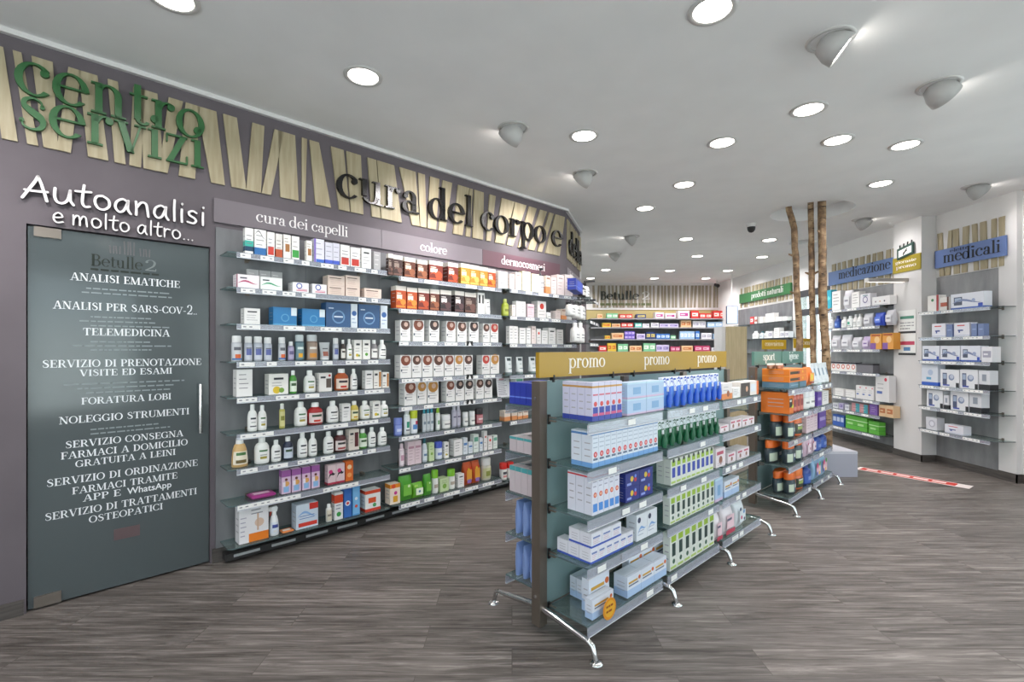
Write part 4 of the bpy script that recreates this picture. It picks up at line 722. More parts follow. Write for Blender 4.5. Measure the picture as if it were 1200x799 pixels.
def sans(s, x0, x1, z, h, m, parent, y=-.001):
    cu = bpy.data.curves.new('sans', 'FONT'); cu.body = s; cu.size = 1; cu.extrude = 0; cu.offset = .012; cu.resolution_u = 3
    to = bpy.data.objects.new('sans', cu); me = bpy.data.meshes.new_from_object(to); bpy.data.objects.remove(to)
    xs = [v.co.x for v in me.vertices]; ys = [v.co.y for v in me.vertices]; kx = (x1-x0)/(max(xs)-min(xs)); kz = h/max(ys); mx = min(xs)
    for v in me.vertices: v.co = (x0+(v.co.x-mx)*kx, y, z+v.co.y*kz)
    me.materials.clear(); me.materials.append(m); return link('lettering', me, parent)
sans('WhatsApp', .375, .608, .577, .04, WL, door)
rnd = random.Random(3); mb = MB(); WD = mat('#7f898b', .5)
for z, a, b in ((1.868, .18, .6), (1.842, .16, .61), (1.695, .2, .5), (1.668, .15, .52), (1.641, .2, .6), (1.542, .2, .5), (1.517, .12, .62), (1.492, .2, .5), (1.285, .08, .68), (1.258, .14, .63), (1.23, .18, .6), (1.005, .2, .55), (.978, .2, .6)): lines(mb, a, b, z, .008, -.001, WD, rnd, 12)
obj('small_print', mb, door)
mb = MB(); GD = mat('#06180c', .6); write(mb, 'Betulle', .2, .455, 2.012, .05, -.0012, 0, GD); obj('logo', mb, door)
mb = MB(); write(mb, '2', .46, .535, 2.012, .052, -.0012, 0, mat('#6d7575', .5)); lines(mb, .2, .54, 1.985, .012, -.0012, GD, rnd, 7)
for i, x in enumerate((.29, .305, .32, .335, .36, .375, .39, .405, .44, .455, .47, .485)):
    a, b = ((2.1, 2.15), (2.1, 2.185), (2.1, 2.15))[i//4]; mb.plate([(x, a), (x+.008, a), (x+.004+(i % 2)*.005, b), (x-.003+(i % 2)*.005, b)], -.0012, 0, mat('#59585a', .5))
obj('logo_emblem', mb, door)
mb = MB(); write(mb, 'PT', .3, .4, .365, .02, -.0012, 0, mat('#7d4a4c', .5)) if False else mb.plate([(.31, .3), (.44, .3), (.44, .37), (.31, .37)], -.001, 0, mat('#5b4a4c', .5)); obj('red_sticker', mb, door)

# ------------------------------------------------------------------ wall lettering, friezes and header boards
def lettering(F, s, x0, x1, z, h, m, side, label, cat='lettering', v=(-.03, -.012), font=None, weight=.15):
    t = thing('raised_lettering', label, cat, F.p((x0+x1)/2, 0, z), F.rz); Fn = font or G
    adv = [(.45 if c == ' ' else Fn[c][0]) for c in s]; k = (x1-x0)/sum(adv); x = x0
    for c, a in zip(s, adv):
        if c != ' ':
            mb = MB(); xo = x-(x0+x1)/2; write(mb, c, xo, xo+a*k, 0, h*(1.45 if font is None and c == 'B' else .95 if c == '2' else 1), v[0], v[1], m, side, font, weight); obj('letter', mb, t)
        x += a*k
    return t
GR = mat('#2c6134', .4); BK = mat('#131214', .25); WHT = mat('#e9e4e4', .5); WSD = mat('#5a4f54', .6)
lettering(LW, 'centro', -.125, .79, 2.935, .19, GR, GR, 'large green serif lettering centro above the glass door', v=(-.04, -.017))
lettering(LW, 'servizi', -.115, .79, 2.74, .19, GR, GR, 'large green serif lettering servizi above the glass door', v=(-.04, -.017))
lettering(LW, 'cura del corpo e', 1.72, 4.63, 2.765, .205, BK, BK, 'large glossy black serif lettering cura del corpo e on plywood frieze', v=(-.045, -.016))
lettering(LE, 'della', .1, 1.1, 2.74, .2, BK, BK, 'black serif lettering della on the turned wall end', v=(-.045, -.016))
lettering(LW, 'Autoanalisi', -.09, .8, 2.352, .092, WHT, WSD, 'raised white handwritten lettering Autoanalisi over the glass door', v=(-.035, -.005), font=HW, weight=.14)
lettering(LW, 'e molto altro...', .03, .73, 2.237, .062, WHT, WSD, 'raised white handwritten lettering e molto altro over the glass door', v=(-.03, -.005), font=HW, weight=.14)
def frieze(F, strips, z0, z1, label, m, v=(-.0145, -.0005)):
    t = thing('birch_frieze', label, 'frieze', F.p(strips[0][0]/1000, 0, z0), F.rz); o = strips[0][0]
    for a, b, c, d in strips:
        mb = MB(); mb.plate([((c-o)/1000, 0), ((d-o)/1000, 0), ((b-o)/1000, z1-z0), ((a-o)/1000, z1-z0)], v[0], v[1], m); obj('trunk_strip', mb, t)
def random_strips(u0, u1, n, seed, lean=.5):
    r = random.Random(seed); o = []; w = (u1-u0)/n
    for i in range(n):
        a = u0+i*w; tw, bw = r.uniform(.45, .8)*w, r.uniform(.45, .8)*w; ta = a+r.uniform(0, w-tw); ba = a+r.uniform(0, w-bw); o.append(tuple(round(q*1000) for q in (ta, ta+tw, ba, ba+bw)))
    return o
STRIPS = [(-215, -164, -170, -108), (-128, -94, -71, -26), (-54, 34, -5, 56), (100, 157, 49, 111), (145, 230, 187, 282), (278, 327, 311, 365), (403, 464, 382, 442), (434, 527, 455, 563), (587, 667, 536, 582), (682, 766, 643, 736), (746, 863, 832, 916), (905, 992, 959, 1054), (1094, 1176, 1054, 1152), (1248, 1316, 1158, 1223), (1272, 1399, 1291, 1425), (1451, 1491, 1451, 1477), (1511, 1586, 1558, 1685), (1685, 1794, 1754, 1847), (1817, 1948, 1858, 1971), (2011, 2092, 2051, 2134), (2101, 2271, 2142, 2350), (2324, 2497, 2460, 2545), (2526, 2602, 2549, 2622), (2661, 2771, 2631, 2731), (2812, 2928, 2761, 2843), (3003, 3148, 2939, 3058), (3154, 3194, 3103, 3160), (3217, 3347, 3194, 3335), (3432, 3519, 3383, 3445), (3609, 3807, 3507, 3647), (3814, 4002, 3687, 3780), (4045, 4177, 3862, 3974), (4237, 4360, 4031, 4133), (4407, 4486, 4192, 4267), (4519, 4701, 4329, 4600)]
frieze(LW, STRIPS, 2.665, 3.17, 'frieze of pale plywood tree trunk shapes along the left wall', M_PLY)
frieze(LE, random_strips(.03, 1.2, 9, 5), 2.665, 3.17, 'frieze of plywood tree trunk shapes on the turned wall end', M_PLY)
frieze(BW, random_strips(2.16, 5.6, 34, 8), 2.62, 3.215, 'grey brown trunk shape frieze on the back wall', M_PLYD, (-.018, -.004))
frieze(RW, random_strips(-11.62, -9.44, 16, 4), 2.5, 2.965, 'birch trunk frieze behind the green prodotti naturali board', M_PLY)
frieze(RW, random_strips(-8.3, -6.87, 11, 6), 2.47, 2.965, 'birch trunk frieze behind the blue medicazione board', M_PLY)
frieze(RE, random_strips(-6.36, -5.45, 8, 9), 2.46, 3.03, 'birch trunk frieze behind the blue elettro medicali board', M_PLY)
def board(F, u0, u1, z0, z1, col, s, x0, x1, z, h, label, tcol='#e8e4e4', v=(-.02, -.002), depth=.004):
    t = thing('sign_board', label, 'sign', F.p(u0, 0, z0), F.rz); mb = MB(); mb.box(0, u1-u0, v[0], v[1], 0, z1-z0, mat(col, .45)); obj('board', mb, t)
    if s: mb = MB(); write(mb, s, x0-u0, x1-u0, z-z0, h, v[0]-depth, v[0], mat(tcol, .5)); obj('lettering', mb, t)
    return t
board(LW, .847, 2.14, 2.395, 2.562, '#71696f', 'cura dei capelli', 1.117, 1.83, 2.445, .058, 'mauve header board reading cura dei capelli', v=(-.016, -.001))
board(LW, 2.144, 3.325, 2.395, 2.562, '#71696f', 'colore', 2.545, 2.86, 2.437, .058, 'mauve header board reading colore', v=(-.016, -.001))
board(LW, 3.328, 4.6, 2.395, 2.562, '#5a3e47', 'dermocosmesi', 3.6, 4.32, 2.44, .062, 'dark plum header board reading dermocosmesi', v=(-.016, -.001))
board(LE, .05, 1.15, 2.395, 2.55, '#7d757c', 'igiene', .2, .8, 2.44, .058, 'mauve header board on the turned wall end', v=(-.016, -.001))
board(RW, -11.58, -9.45, 2.6, 2.82, '#2f6b3c', 'prodotti naturali', -11.0, -9.7, 2.665, .085, 'green board with white lettering prodotti naturali', v=(-.05, -.017))
board(RW, -8.32, -6.87, 2.6, 2.83, '#5d76a4', 'medicazione', -8.06, -6.95, 2.675, .105, 'slate blue board with dark lettering medicazione', '#16181f', v=(-.05, -.017))
tb = board(RE, -6.36, -5.45, 2.57, 2.8, '#6379ac', 'medicali', -6.24, -5.5, 2.62, .1, 'slate blue board with dark lettering elettro medicali', '#16181f', v=(-.04, -.017))
mb = MB(); write(mb, 'elettro', .22, .52, .17, .03, -.044, -.04, mat('#2a3350')); obj('lettering', mb, tb)
# yellow board on the column with a calendar sign
tb = board(RW, -6.85, -6.385, 2.575, 2.79, '#9c8a16', 'giornate', -6.8, -6.45, 2.7, .03, 'mustard board on the white column with two lines of lettering', v=(-.1, -.086))
mb = MB(); write(mb, 'promo', .06, .4, .055, .032, -.104, -.1, mat('#e8e4e4')); obj('lettering', mb, tb)
cal = thing('calendar_sign', 'small black and white calendar shaped sign over the mustard board', 'sign', RW.p(-6.75, -.1, 2.755), RW.rz)
mb = MB(); mb.plate([(0, 0), (.27, .05), (.27, .2), (0, .15)], -.02, -.004, mat('#2e4a40')); mb.plate([(.03, .03), (.245, .07), (.245, .16), (.03, .12)], -.022, -.019, M_PAPER)
for i in (-1, 1): mb.plate([(.1, .07+.012*i), (.115, .06+.012*i), (.18, .115-.012*i), (.165, .125-.012*i)], -.024, -.021, M_BLACK)
obj('calendar_page', mb, cal)
for i in range(4): mb = MB(); mb.tube([(.04+.065*i, -.012, .15+.012*i), (.045+.065*i, -.012, .2+.012*i)], .008, M_BLACK, 8); obj('ring', mb, cal)
# logo on the back wall
lettering(BW, 'Betulle', 2.37, 3.42, 2.84, .15, mat('#1a221a'), mat('#1a221a'), 'dark serif lettering naming the shop on the back wall', v=(-.05, -.015))
lettering(BW, '2', 3.47, 3.73, 2.84, .16, mat('#dcdad6'), mat('#8d8d8c'), 'pale numeral two beside the shop lettering on back wall', v=(-.05, -.015))
mb = MB(); lines(mb, 2.37, 3.75, 2.68, .06, -.03, mat('#5d6440'), random.Random(5), 12); tag(obj('raised_lettering', mb, None, BW.p(0, 0), 0), 'row of small olive letters below the shop lettering on back wall', 'lettering')
# poster on the column
po = thing('poster', 'narrow paper notice with green, black and red stripes on the white column', 'poster', RW.p(-6.76, -.087, 1.42), RW.rz)
mb = MB(); mb.box(0, .29, -.003, 0, 0, .62, M_PAPER); obj('sheet', mb, po)
mb = MB()
for z0, z1, c, a, b in ((.5, .54, '#4c8c74', .03, .26), (.3, .33, '#202024', .0, .29), (.14, .19, '#c03c5c', .03, .27), (0, .03, '#202024', 0, .29), (.06, .11, '#4c84b8', .09, .2)): mb.plate([(a, z0), (b, z0), (b, z1), (a, z1)], -.0036, -.003, mat(c))
lines(mb, .03, .26, .44, .012, -.0036, mat('#8c8c90'), rnd, 4); lines(mb, .03, .26, .4, .012, -.0036, mat('#8c8c90'), rnd, 4); lines(mb, .03, .2, .36, .012, -.0036, mat('#505058'), rnd, 4)
obj('printed_stripes', mb, po)

# ------------------------------------------------------------------ glass wall shelves
def rounded(u0, u1, v0, v1, r=.035, k=5):      # corners at the front (v0 is the front)
    p = []
    for cx, cy, a0 in ((u0+r, v0+r, 180), (u1-r, v0+r, 270)):
        p += [(cx+r*math.cos(math.radians(a0+90*j/k)), cy+r*math.sin(math.radians(a0+90*j/k))) for j in range(k+1)]
    return p+[(u1, v1), (u0, v1)]
def wall_shelf(F, u0, u1, z, label, group, depth=.21, v1=-.013, rail=True, seed=0, edge=None, tags=5, black=False):
    t = thing('glass_shelf', label, 'shelf', F.p((u0+u1)/2, v1, z), F.rz, group); L = (u1-u0)/2; rnd = random.Random(seed)
    mb = MB(); mb.prism(rounded(-L, L, -depth-v1*0, 0), -.003, .005, M_GLASS, edge or M_EDGE); obj('glass_panel', mb, t)
    for x in (-L*.72, L*.72):
        mb = MB(); mb.box(x-.012, x+.012, -.05, 0, -.016, -.0035, M_STEEL); mb.box(x-.012, x+.012, -.05, 0, .0055, .011, M_STEEL); mb.box(x-.014, x+.014, -.008, 0, -.03, .02, M_STEEL); obj('bracket', mb, t)
    if rail:
        mb = MB(); a = -L+.05; mb.box(a, L-.02, -depth-.006, -depth-.003, -.034, .004, M_LIP); mb.box(a, L-.02, -depth-.012, -depth-.006, -.036, -.031, mat('#c9ccd4', .25)); r = obj('price_rail', mb, t)
        w = (L*2-.1)/max(tags, 1)
        for i in range(tags):
            if rnd.random() < .12: continue
            x = a+i*w+rnd.uniform(0, .03); ww = rnd.uniform(.5, .95)*w-.03; mb = MB(); mb.box(x, x+ww, -depth-.008, -depth-.0065, -.029, -.001, M_PAPER)
            q = x+.012
            while q < x+ww-.03: mb.plate([(q, -.019), (q+.018, -.019), (q+.018, -.011), (q, -.011)], -depth-.0084, -depth-.008, mat('#8a8a90')); q += rnd.uniform(.035, .07)
            obj('price_tag', mb, r)
        if black: mb = MB(); mb.box(-.04+L*.3, .04+L*.3, -depth-.011, -depth-.008, -.04, .015, M_BLACK); mb.plate([(L*.3-.02, -.03), (L*.3+.02, -.03), (L*.3, .008)], -depth-.0116, -depth-.011, M_PAPER); obj('shelf_talker', mb, r)
    return t
OW = ['top', 'second', 'third', 'fourth', 'fifth', 'sixth', 'seventh', 'eighth', 'bottom']
Z1 = [2.16, 1.92, 1.67, 1.41, 1.165, .915, .675, .43, .14]
Z2 = [2.13, 1.85, 1.565, 1.24, .995, .737, .462, .15]
Z3 = [2.137, 1.85, 1.555, 1.22, .98, .73, .45, .105]
for i, z in enumerate(Z1): wall_shelf(LW, .885, 2.125 if i else 2.095, z, '%s glass shelf of the bay beside the glass door' % OW[i], 'glass shelves beside the door', seed=i, rail=i < 8, tags=(8, 8, 4, 6, 5, 4, 6, 2, 3)[i])
for i, z in enumerate(Z2): wall_shelf(LW, 2.14, 3.425, z, '%s glass shelf of the bay under the colore board' % (OW[i] if i < 7 else 'bottom'), 'glass shelves under colore', seed=20+i, tags=5, black=i in (2, 3, 4))
for i, z in enumerate(Z3): wall_shelf(LW, 3.475, 4.69, z, '%s glass shelf of the bay under the dermocosmesi board' % (OW[i] if i < 7 else 'bottom'), 'glass shelves under dermocosmesi', seed=40+i, tags=5)
for i, z in enumerate((2.16, 1.86, 1.575)): wall_shelf(LE, -.02 if i else .05, .95, z, '%s dark edged glass shelf on the turned wall end' % OW[i], 'glass shelves on the turned wall', depth=.3, v1=-.001, seed=60+i, tags=3, edge=mat('#20282c', .3))
mb = MB(); mb.box(.9, 4.7, -.1, -.015, .02, .07, mat('#2c2b2b', .5)); pl = tag(obj('plinth', mb, None, LW.p(0, 0), LW.rz), 'low dark plinth below the left wall shelves with white price strips', 'plinth')
for i in range(14): mb = MB(); mb.box(.95+i*.25, 1.12+i*.25, -.104, -.1, .04, .058, mat('#a9abad')); obj('price_tag', mb, pl)
for i, z in enumerate((2.142, 1.845, 1.5, 1.145, .74, .53, .245)): wall_shelf(RW, -8.3, -6.885, z-.0056, '%s glass shelf of the medicazione bay' % (OW[i] if i < 6 else 'bottom'), 'shelves of the medicazione bay', depth=.24, v1=-.001, seed=70+i, tags=4, edge=mat('#2b3033', .3))
for i, z in enumerate((2.06, 1.73, 1.4)): wall_shelf(RW, -11.5, -9.26, z-.0056, '%s glass shelf of the prodotti naturali bay' % OW[i], 'shelves of the naturali bay', depth=.24, v1=-.001, seed=80+i, tags=0, rail=False, edge=mat('#2b3033', .3))
for i, z in enumerate((1.986, 1.654, 1.353, 1.033, .758, .462)): wall_shelf(RE, -6.372, -5.37, z-.0056, '%s glass shelf of the medicali recess' % (OW[i] if i < 5 else 'bottom'), 'shelves of the medicali recess', depth=.27, v1=-.001, seed=90+i, tags=3, edge=mat('#4a5154', .25))
for i, z in enumerate((2.31, 2.075, 1.765, 1.44, 1.12)):
    t = thing('board_shelf', '%s dark board shelf on the back wall' % OW[i], 'shelf', BW.p(3.85, -.001 if i > 0 else -.031, z), 0, 'dark shelves on the back wall')
    v = -.02 if i else 0
    mb = MB(); mb.box(-1.78, 1.76, -.3, v, -.025, 0, mat('#3a3634')); obj('board', mb, t); mb = MB(); mb.box(-1.78, 1.76, -.31, -.3, -.028, .004, mat('#8c8c90')); obj('price_rail', mb, t)

# ------------------------------------------------------------------ free-standing shelves
ZF = [1.13, .895, .655, .415, .13]; ZB = [1.18, .905, .67, .43, .185]
def stand(name, label, u0, nbay, bay, heads, seed):
    t = thing(name, label, 'display stand', ST.p(u0, 0, 0), ST.rz); L = nbay*bay; rnd = random.Random(seed)
    for i in range(nbay+1):
        x = i*bay; mb = MB(); mb.box(x-.028, x+.028, -.03, .03, .035, 1.33, M_STEEL); po = obj('post', mb, t)
        for z in (1.24, .19): s = MB(); s.tube([(x-.028, 0, z), (x-.034, 0, z)], .009, M_CHROME, 10); obj('screw', s, po)
        for s in (-1, 1):
            mb = MB(); mb.plate([(x-.02, .1), (x+.02, .1), (x+.02, .15), (x-.02, .15)], min(s*.031, s*.03), max(s*.031, s*.03), M_STEEL)
            mb.tube([(x, s*.03, .125), (x, s*.16, .108), (x, s*.325, .085)], [.019, .017, .014], M_CHROME, 10)
            mb.tube([(x, s*.325, .087), (x, s*.35, .075), (x, s*.366, .03), (x, s*.372, .012)], [.014, .0145, .013, .012], M_CHROME, 10); lg = obj('leg', mb, t)
            mb = MB(); mb.lathe([(.033, 0), (.033, .005), (.022, .011), (.012, .014)], M_CHROME, 1, 1, 16, x, s*.374, 0); obj('foot_disc', mb, lg)
    for i in range(nbay):
        mb = MB(); mb.box(i*bay+.03, (i+1)*bay-.03, -.004, .004, .12, 1.33, M_FROST); obj('glass_back', mb, t)
    for side, zs in ((-1, ZF), (1, ZB)):
        for i in range(nbay):
            for k, z in enumerate(zs):
                mb = MB(); a, b = i*bay+.031, (i+1)*bay-.031
                if i == 0: a = .031
                y0, y1 = (-.3, -.034) if side < 0 else (.034, .3)
                mb.prism([(a, y0), (b, y0), (b, y1), (a, y1)], z-.004, z+.004, M_GLASS, M_EDGE); sh_ = obj('shelf', mb, t)
                yr = y0 if side < 0 else y1
                mb = MB(); mb.prism([(a, yr-.004), (b, yr-.004), (b, yr+.004), (a, yr+.004)], z-.05, z-.0045, M_LIP); mb.box(a, b, yr-.0045, yr+.0045, z-.055, z-.05, mat('#d4d6dc', .25)); rl = obj('price_rail', mb, sh_)
                if side < 0:
                    for j in range(rnd.randint(1, 3)):
                        x = rnd.uniform(a+.02, b-.12); mb = MB(); mb.box(x, x+.07, yr-.0058, yr-.0047, z-.042, z-.012, M_PAPER); obj('price_tag', mb, rl)
                for x in (a+.006, b-.006):
                    mb = MB(); y = sorted((side*.031, side*.085)); mb.box(x-.006, x+.006, y[0], y[1], z-.014, z-.0045, M_STEEL); mb.box(x-.006, x+.006, y[0], y[1], z+.0045, z+.01, M_STEEL); y = sorted((side*.031, side*.042)); mb.box(x-.007, x+.007, y[0], y[1], z-.03, z+.022, M_BLACK)
                    obj('bracket', mb, sh_)
    for i, (s, col, z0, z1, tc, x0, x1) in enumerate(heads):
        mb = MB(); mb.box(x0, x1, -.012, .012, z0, z1, mat(col, .4)); hb = obj('header_board', mb, t)
        for q in (x0+(x1-x0)*.15, x1-(x1-x0)*.15): mb = MB(); mb.box(q-.006, q+.006, -.014, .014, 1.32, z0+.012, M_BLACK); obj('clip', mb, hb)
        for sgn in (-1, 1):
            w = (x1-x0)*.44*min(1, len(s)/5); c = x0+(x1-x0)*.52; mb = MB()
            write(mb, s, c-w/2, c+w/2, z0+(z1-z0)*.33, (z1-z0)*.42, -.0145, -.012, mat(tc, .5)); o = obj('lettering', mb, hb)
            if sgn > 0: o.rotation_euler = (0, 0, PI); o.location = (2*c, 0, 0)
    return t
pr = [('promo', '#a5821a', 1.348, 1.484, '#ece4d8', .775*i+(-.015 if i == 0 else 0), .775*(i+1)) for i in range(3)]
stand('promotion_stand', 'long chrome and glass promotion stand with mustard promo header boards', 0, 3, .775, pr, 1)
stand('display_stand', 'shorter chrome and glass stand with teal header boards and orange goods', 2.95, 2, .75, [('sport', '#5c8579', 1.345, 1.478, '#e8ece8', 0, .74), ('igiene', '#5c8579', 1.345, 1.478, '#e8ece8', .78, 1.49)], 2)
SB = Frame(ST.x, ST.y, 43.0633+180)            # the side of the stands turned away
stock(SB, 1.1845, -.29, 'top shelf, rear of promo stand', [('bluebx', -110, -50, 125, 46, 1, 5, 1), ('bluebx', -330, -112, 125, 46, 4, 1, 1), ('plain', -480, -345, 120, 60, 2, 1, 1)])
stock(SB, .9095, -.29, 'second shelf, rear of promo stand', [('pinkt', -130, -50, 85, 60, 1, 4, 1), ('pinkt', -300, -134, 85, 60, 2, 1, 1), ('tealbx', -400, -310, 150, 80, 1, 1, 1)])
stock(SB, .6745, -.29, 'third shelf, rear of promo stand', [('pinkt', -120, -50, 150, 50, 1, 5, 1), ('pinkt', -290, -124, 150, 50, 2, 1, 1)])
stock(SB, .4345, -.27, 'fourth shelf, rear of promo stand', [('bpouch', -180, -60, 190, 60, 1, 3, 1), ('bpouch', -330, -200, 190, 60, 1, 1, 1)])
stock(SB, .1895, -.27, 'bottom shelf, rear of promo stand', [('bpouch', -180, -60, 190, 60, 1, 3, 1), ('bpouch', -330, -200, 190, 60, 1, 1, 1)])
lf = good('leaf', .19, .205, .004, 'leaning white card with rows of print, fifth shelf under dermocosmesi', LW.p(3.545, -.12, .9855), LW.rz, None); lf.rotation_euler = (-.12, 0, LW.rz)
good('medg', .12, .22, .08, 'pale box with green mark behind the leaning card', LW.p(3.75, -.15, .9855), LW.rz, None)
wob = thing('shelf_talker', 'round orange and yellow price disc on the bottom shelf, promo stand', 'price disc', ST.p(.19, -.315, .15), ST.rz)
mb = MB(); mb.plate([(.055*math.cos(2*PI*j/24), .055*math.sin(2*PI*j/24)+.02) for j in range(24)], -.002, 0, mat('#d88a1c')); mb.plate([(.042*math.cos(2*PI*j/24), .042*math.sin(2*PI*j/24)+.02) for j in range(24)], -.0025, -.002, mat('#e0a830')); lines(mb, -.03, .028, .03, .01, -.003, mat('#8c3c10'), rnd, 3); lines(mb, -.03, .028, .005, .01, -.003, mat('#8c3c10'), rnd, 3); obj('disc', mb, wob)
mb = MB(); mb.box(-.004, .004, 0, .012, -.024, .0, M_LIP); obj('clip', mb, wob)

# ------------------------------------------------------------------ goods
stock(LW, 2.166, -0.185, 'top shelf beside door', [('teal', 998, 1052, 184, 49, 1, 1, 1), ('wblue', 1058, 1136, 185, 71, 1, 1, 1), ('wred', 1142, 1194, 179, 47, 1, 1, 1), ('wrust', 1200, 1247, 176, 42, 1, 1, 1), ('wbrown', 1253, 1307, 179, 49, 1, 1, 1), ('wgreen', 1313, 1369, 177, 50, 1, 1, 1), ('wbrown', 1419, 1464, 161, 40, 1, 1, 1), ('violet', 1477, 1557, 186, 71, 1, 1, 1), ('lilac', 1563, 1625, 171, 55, 1, 1, 1), ('lilac', 1626, 1680, 174, 50, 1, 1, 1), ('wred', 1687, 1766, 171, 71, 1, 1, 1), ('wred', 1773, 1854, 164, 73, 1, 1, 1), ('plainb', 1869, 1953, 171, 76, 1, 1, 1), ('grey', 1977, 2040, 157, 57, 1, 1, 1)])
stock(LW, 1.926, -0.185, 'second shelf beside door', [('wpink', 945, 1091, 95, 90, 1, 1, 1), ('wgrn', 1097, 1247, 93, 90, 1, 1, 1), ('grey', 1036, 1281, 152, 22, 3, 1, 1, 0, -85), ('wring', 1319, 1439, 76, 100, 1, 1, 1), ('wring', 1464, 1577, 77, 100, 1, 1, 1), ('beige', 1584, 1723, 78, 100, 1, 1, 2), ('beige', 1730, 1854, 86, 100, 1, 1, 2), ('beige', 1892, 2048, 83, 100, 1, 1, 1)])
stock(LW, 1.676, -0.185, 'third shelf beside door', [('plainb', 993, 1097, 113, 94, 1, 1, 1), ('blue', 1182, 1350, 133, 100, 1, 1, 1), ('blue', 1388, 1563, 133, 100, 1, 1, 1), ('navy', 1570, 1773, 192, 100, 1, 1, 1), ('whblu', 1774, 1832, 194, 53, 1, 1, 1), ('navy', 1839, 2032, 195, 100, 1, 1, 1), ('whblu', 2040, 2105, 197, 58, 1, 1, 1)])
stock(LW, 1.416, -0.185, 'fourth shelf beside door', [('can', 919, 987, 179, 62, 1, 1, 1), ('canb', 998, 1052, 175, 49, 1, 1, 1), ('canb', 1058, 1119, 176, 55, 1, 1, 1), ('canb', 1125, 1182, 171, 52, 1, 1, 1), ('can', 1223, 1277, 173, 48, 1, 1, 1), ('purp', 1289, 1338, 142, 44, 1, 1, 1), ('teajar', 1344, 1413, 194, 62, 1, 1, 1), ('amber', 1432, 1517, 196, 76, 1, 1, 1), ('tubec', 1530, 1618, 139, 79, 1, 1, 1), ('canb', 1632, 1680, 173, 44, 1, 1, 1), ('darkb', 1694, 1737, 161, 38, 1, 1, 1), ('wbot', 1744, 1795, 168, 46, 1, 1, 1), ('wyel', 1803, 1869, 162, 60, 1, 1, 1), ('wgrn2', 1877, 1946, 163, 62, 1, 1, 1), ('wcap', 1961, 2024, 164, 57, 1, 1, 1), ('wbotd', 2032, 2105, 166, 65, 1, 1, 1)])
stock(LW, 1.171, -0.185, 'fifth shelf beside door', [('plain', 945, 1047, 188, 92, 1, 1, 1), ('wyel', 1153, 1289, 150, 100, 1, 1, 1), ('gbot', 1301, 1357, 171, 50, 1, 1, 1), ('wbot', 1413, 1504, 167, 81, 1, 1, 1), ('wdot', 1517, 1618, 144, 91, 1, 1, 1), ('obot', 1659, 1773, 173, 100, 1, 1, 1), ('wbotd', 1781, 1839, 170, 53, 1, 1, 1), ('plainb', 1900, 1969, 153, 62, 1, 1, 1), ('woran', 1977, 2048, 150, 64, 1, 1, 1), ('woran', 2056, 2121, 133, 58, 1, 1, 1)])
stock(LW, 0.921, -0.185, 'sixth shelf beside door', [('wbotd', 1020, 1086, 189, 60, 1, 1, 1), ('wbot', 1087, 1148, 178, 60, 1, 1, 1), ('yslim', 1229, 1271, 180, 38, 1, 1, 1), ('wbot', 1344, 1439, 181, 85, 1, 1, 1), ('rbot', 1445, 1563, 166, 100, 1, 1, 1), ('wbotd', 1591, 1687, 169, 87, 1, 1, 1), ('plainb', 1702, 1773, 141, 65, 1, 1, 1), ('ybot', 1781, 1854, 155, 66, 1, 1, 1), ('wbot', 1869, 1961, 148, 83, 1, 1, 1), ('wyel', 1969, 2040, 141, 64, 1, 1, 1), ('wbot', 2048, 2129, 135, 73, 1, 1, 1)])
stock(LW, 0.681, -0.185, 'seventh shelf beside door', [('tan', 924, 1030, 199, 96, 1, 1, 1), ('wbot', 1069, 1171, 192, 92, 1, 1, 1), ('wbotd', 1177, 1247, 156, 63, 1, 1, 1), ('nbot', 1259, 1332, 170, 66, 1, 1, 1), ('wbotd', 1363, 1439, 188, 68, 1, 1, 1), ('wbotd', 1445, 1510, 173, 59, 1, 1, 1), ('wbotd', 1563, 1645, 170, 74, 1, 1, 1), ('bbot', 1652, 1752, 165, 89, 1, 1, 1), ('cream', 1759, 1847, 167, 79, 1, 1, 1), ('gbot', 1854, 1930, 157, 68, 1, 1, 1), ('wbotd', 1938, 2008, 162, 63, 1, 1, 1), ('wbotd', 2032, 2113, 150, 73, 1, 1, 1)])
stock(LW, 0.436, -0.185, 'eighth shelf beside door', [('magflat', 1041, 1206, 28, 120, 1, 1, 1), ('kit', 1241, 1307, 172, 60, 1, 1, 1), ('kit', 1313, 1381, 172, 61, 1, 1, 1), ('kit', 1388, 1451, 172, 57, 1, 1, 1), ('kit', 1458, 1523, 173, 59, 1, 1, 1), ('butter', 1584, 1652, 152, 62, 1, 1, 1), ('butter', 1653, 1723, 154, 63, 1, 1, 1), ('orang', 1730, 1795, 162, 59, 1, 1, 1)])
stock(LW, 0.146, -0.185, 'bottom shelf beside door', [('bigor', 961, 1153, 248, 100, 1, 1, 1), ('spray', 1159, 1241, 209, 74, 1, 1, 1), ('orflat', 1247, 1332, 12, 76, 1, 1, 1), ('clred', 1344, 1510, 183, 100, 1, 1, 1), ('sbot', 1577, 1625, 137, 43, 1, 1, 1), ('rg', 1639, 1709, 215, 63, 1, 1, 1), ('rb', 1716, 1781, 227, 58, 1, 1, 1), ('ltb', 1788, 1854, 247, 60, 1, 1, 1), ('rw', 1900, 2040, 175, 100, 1, 1, 1)])
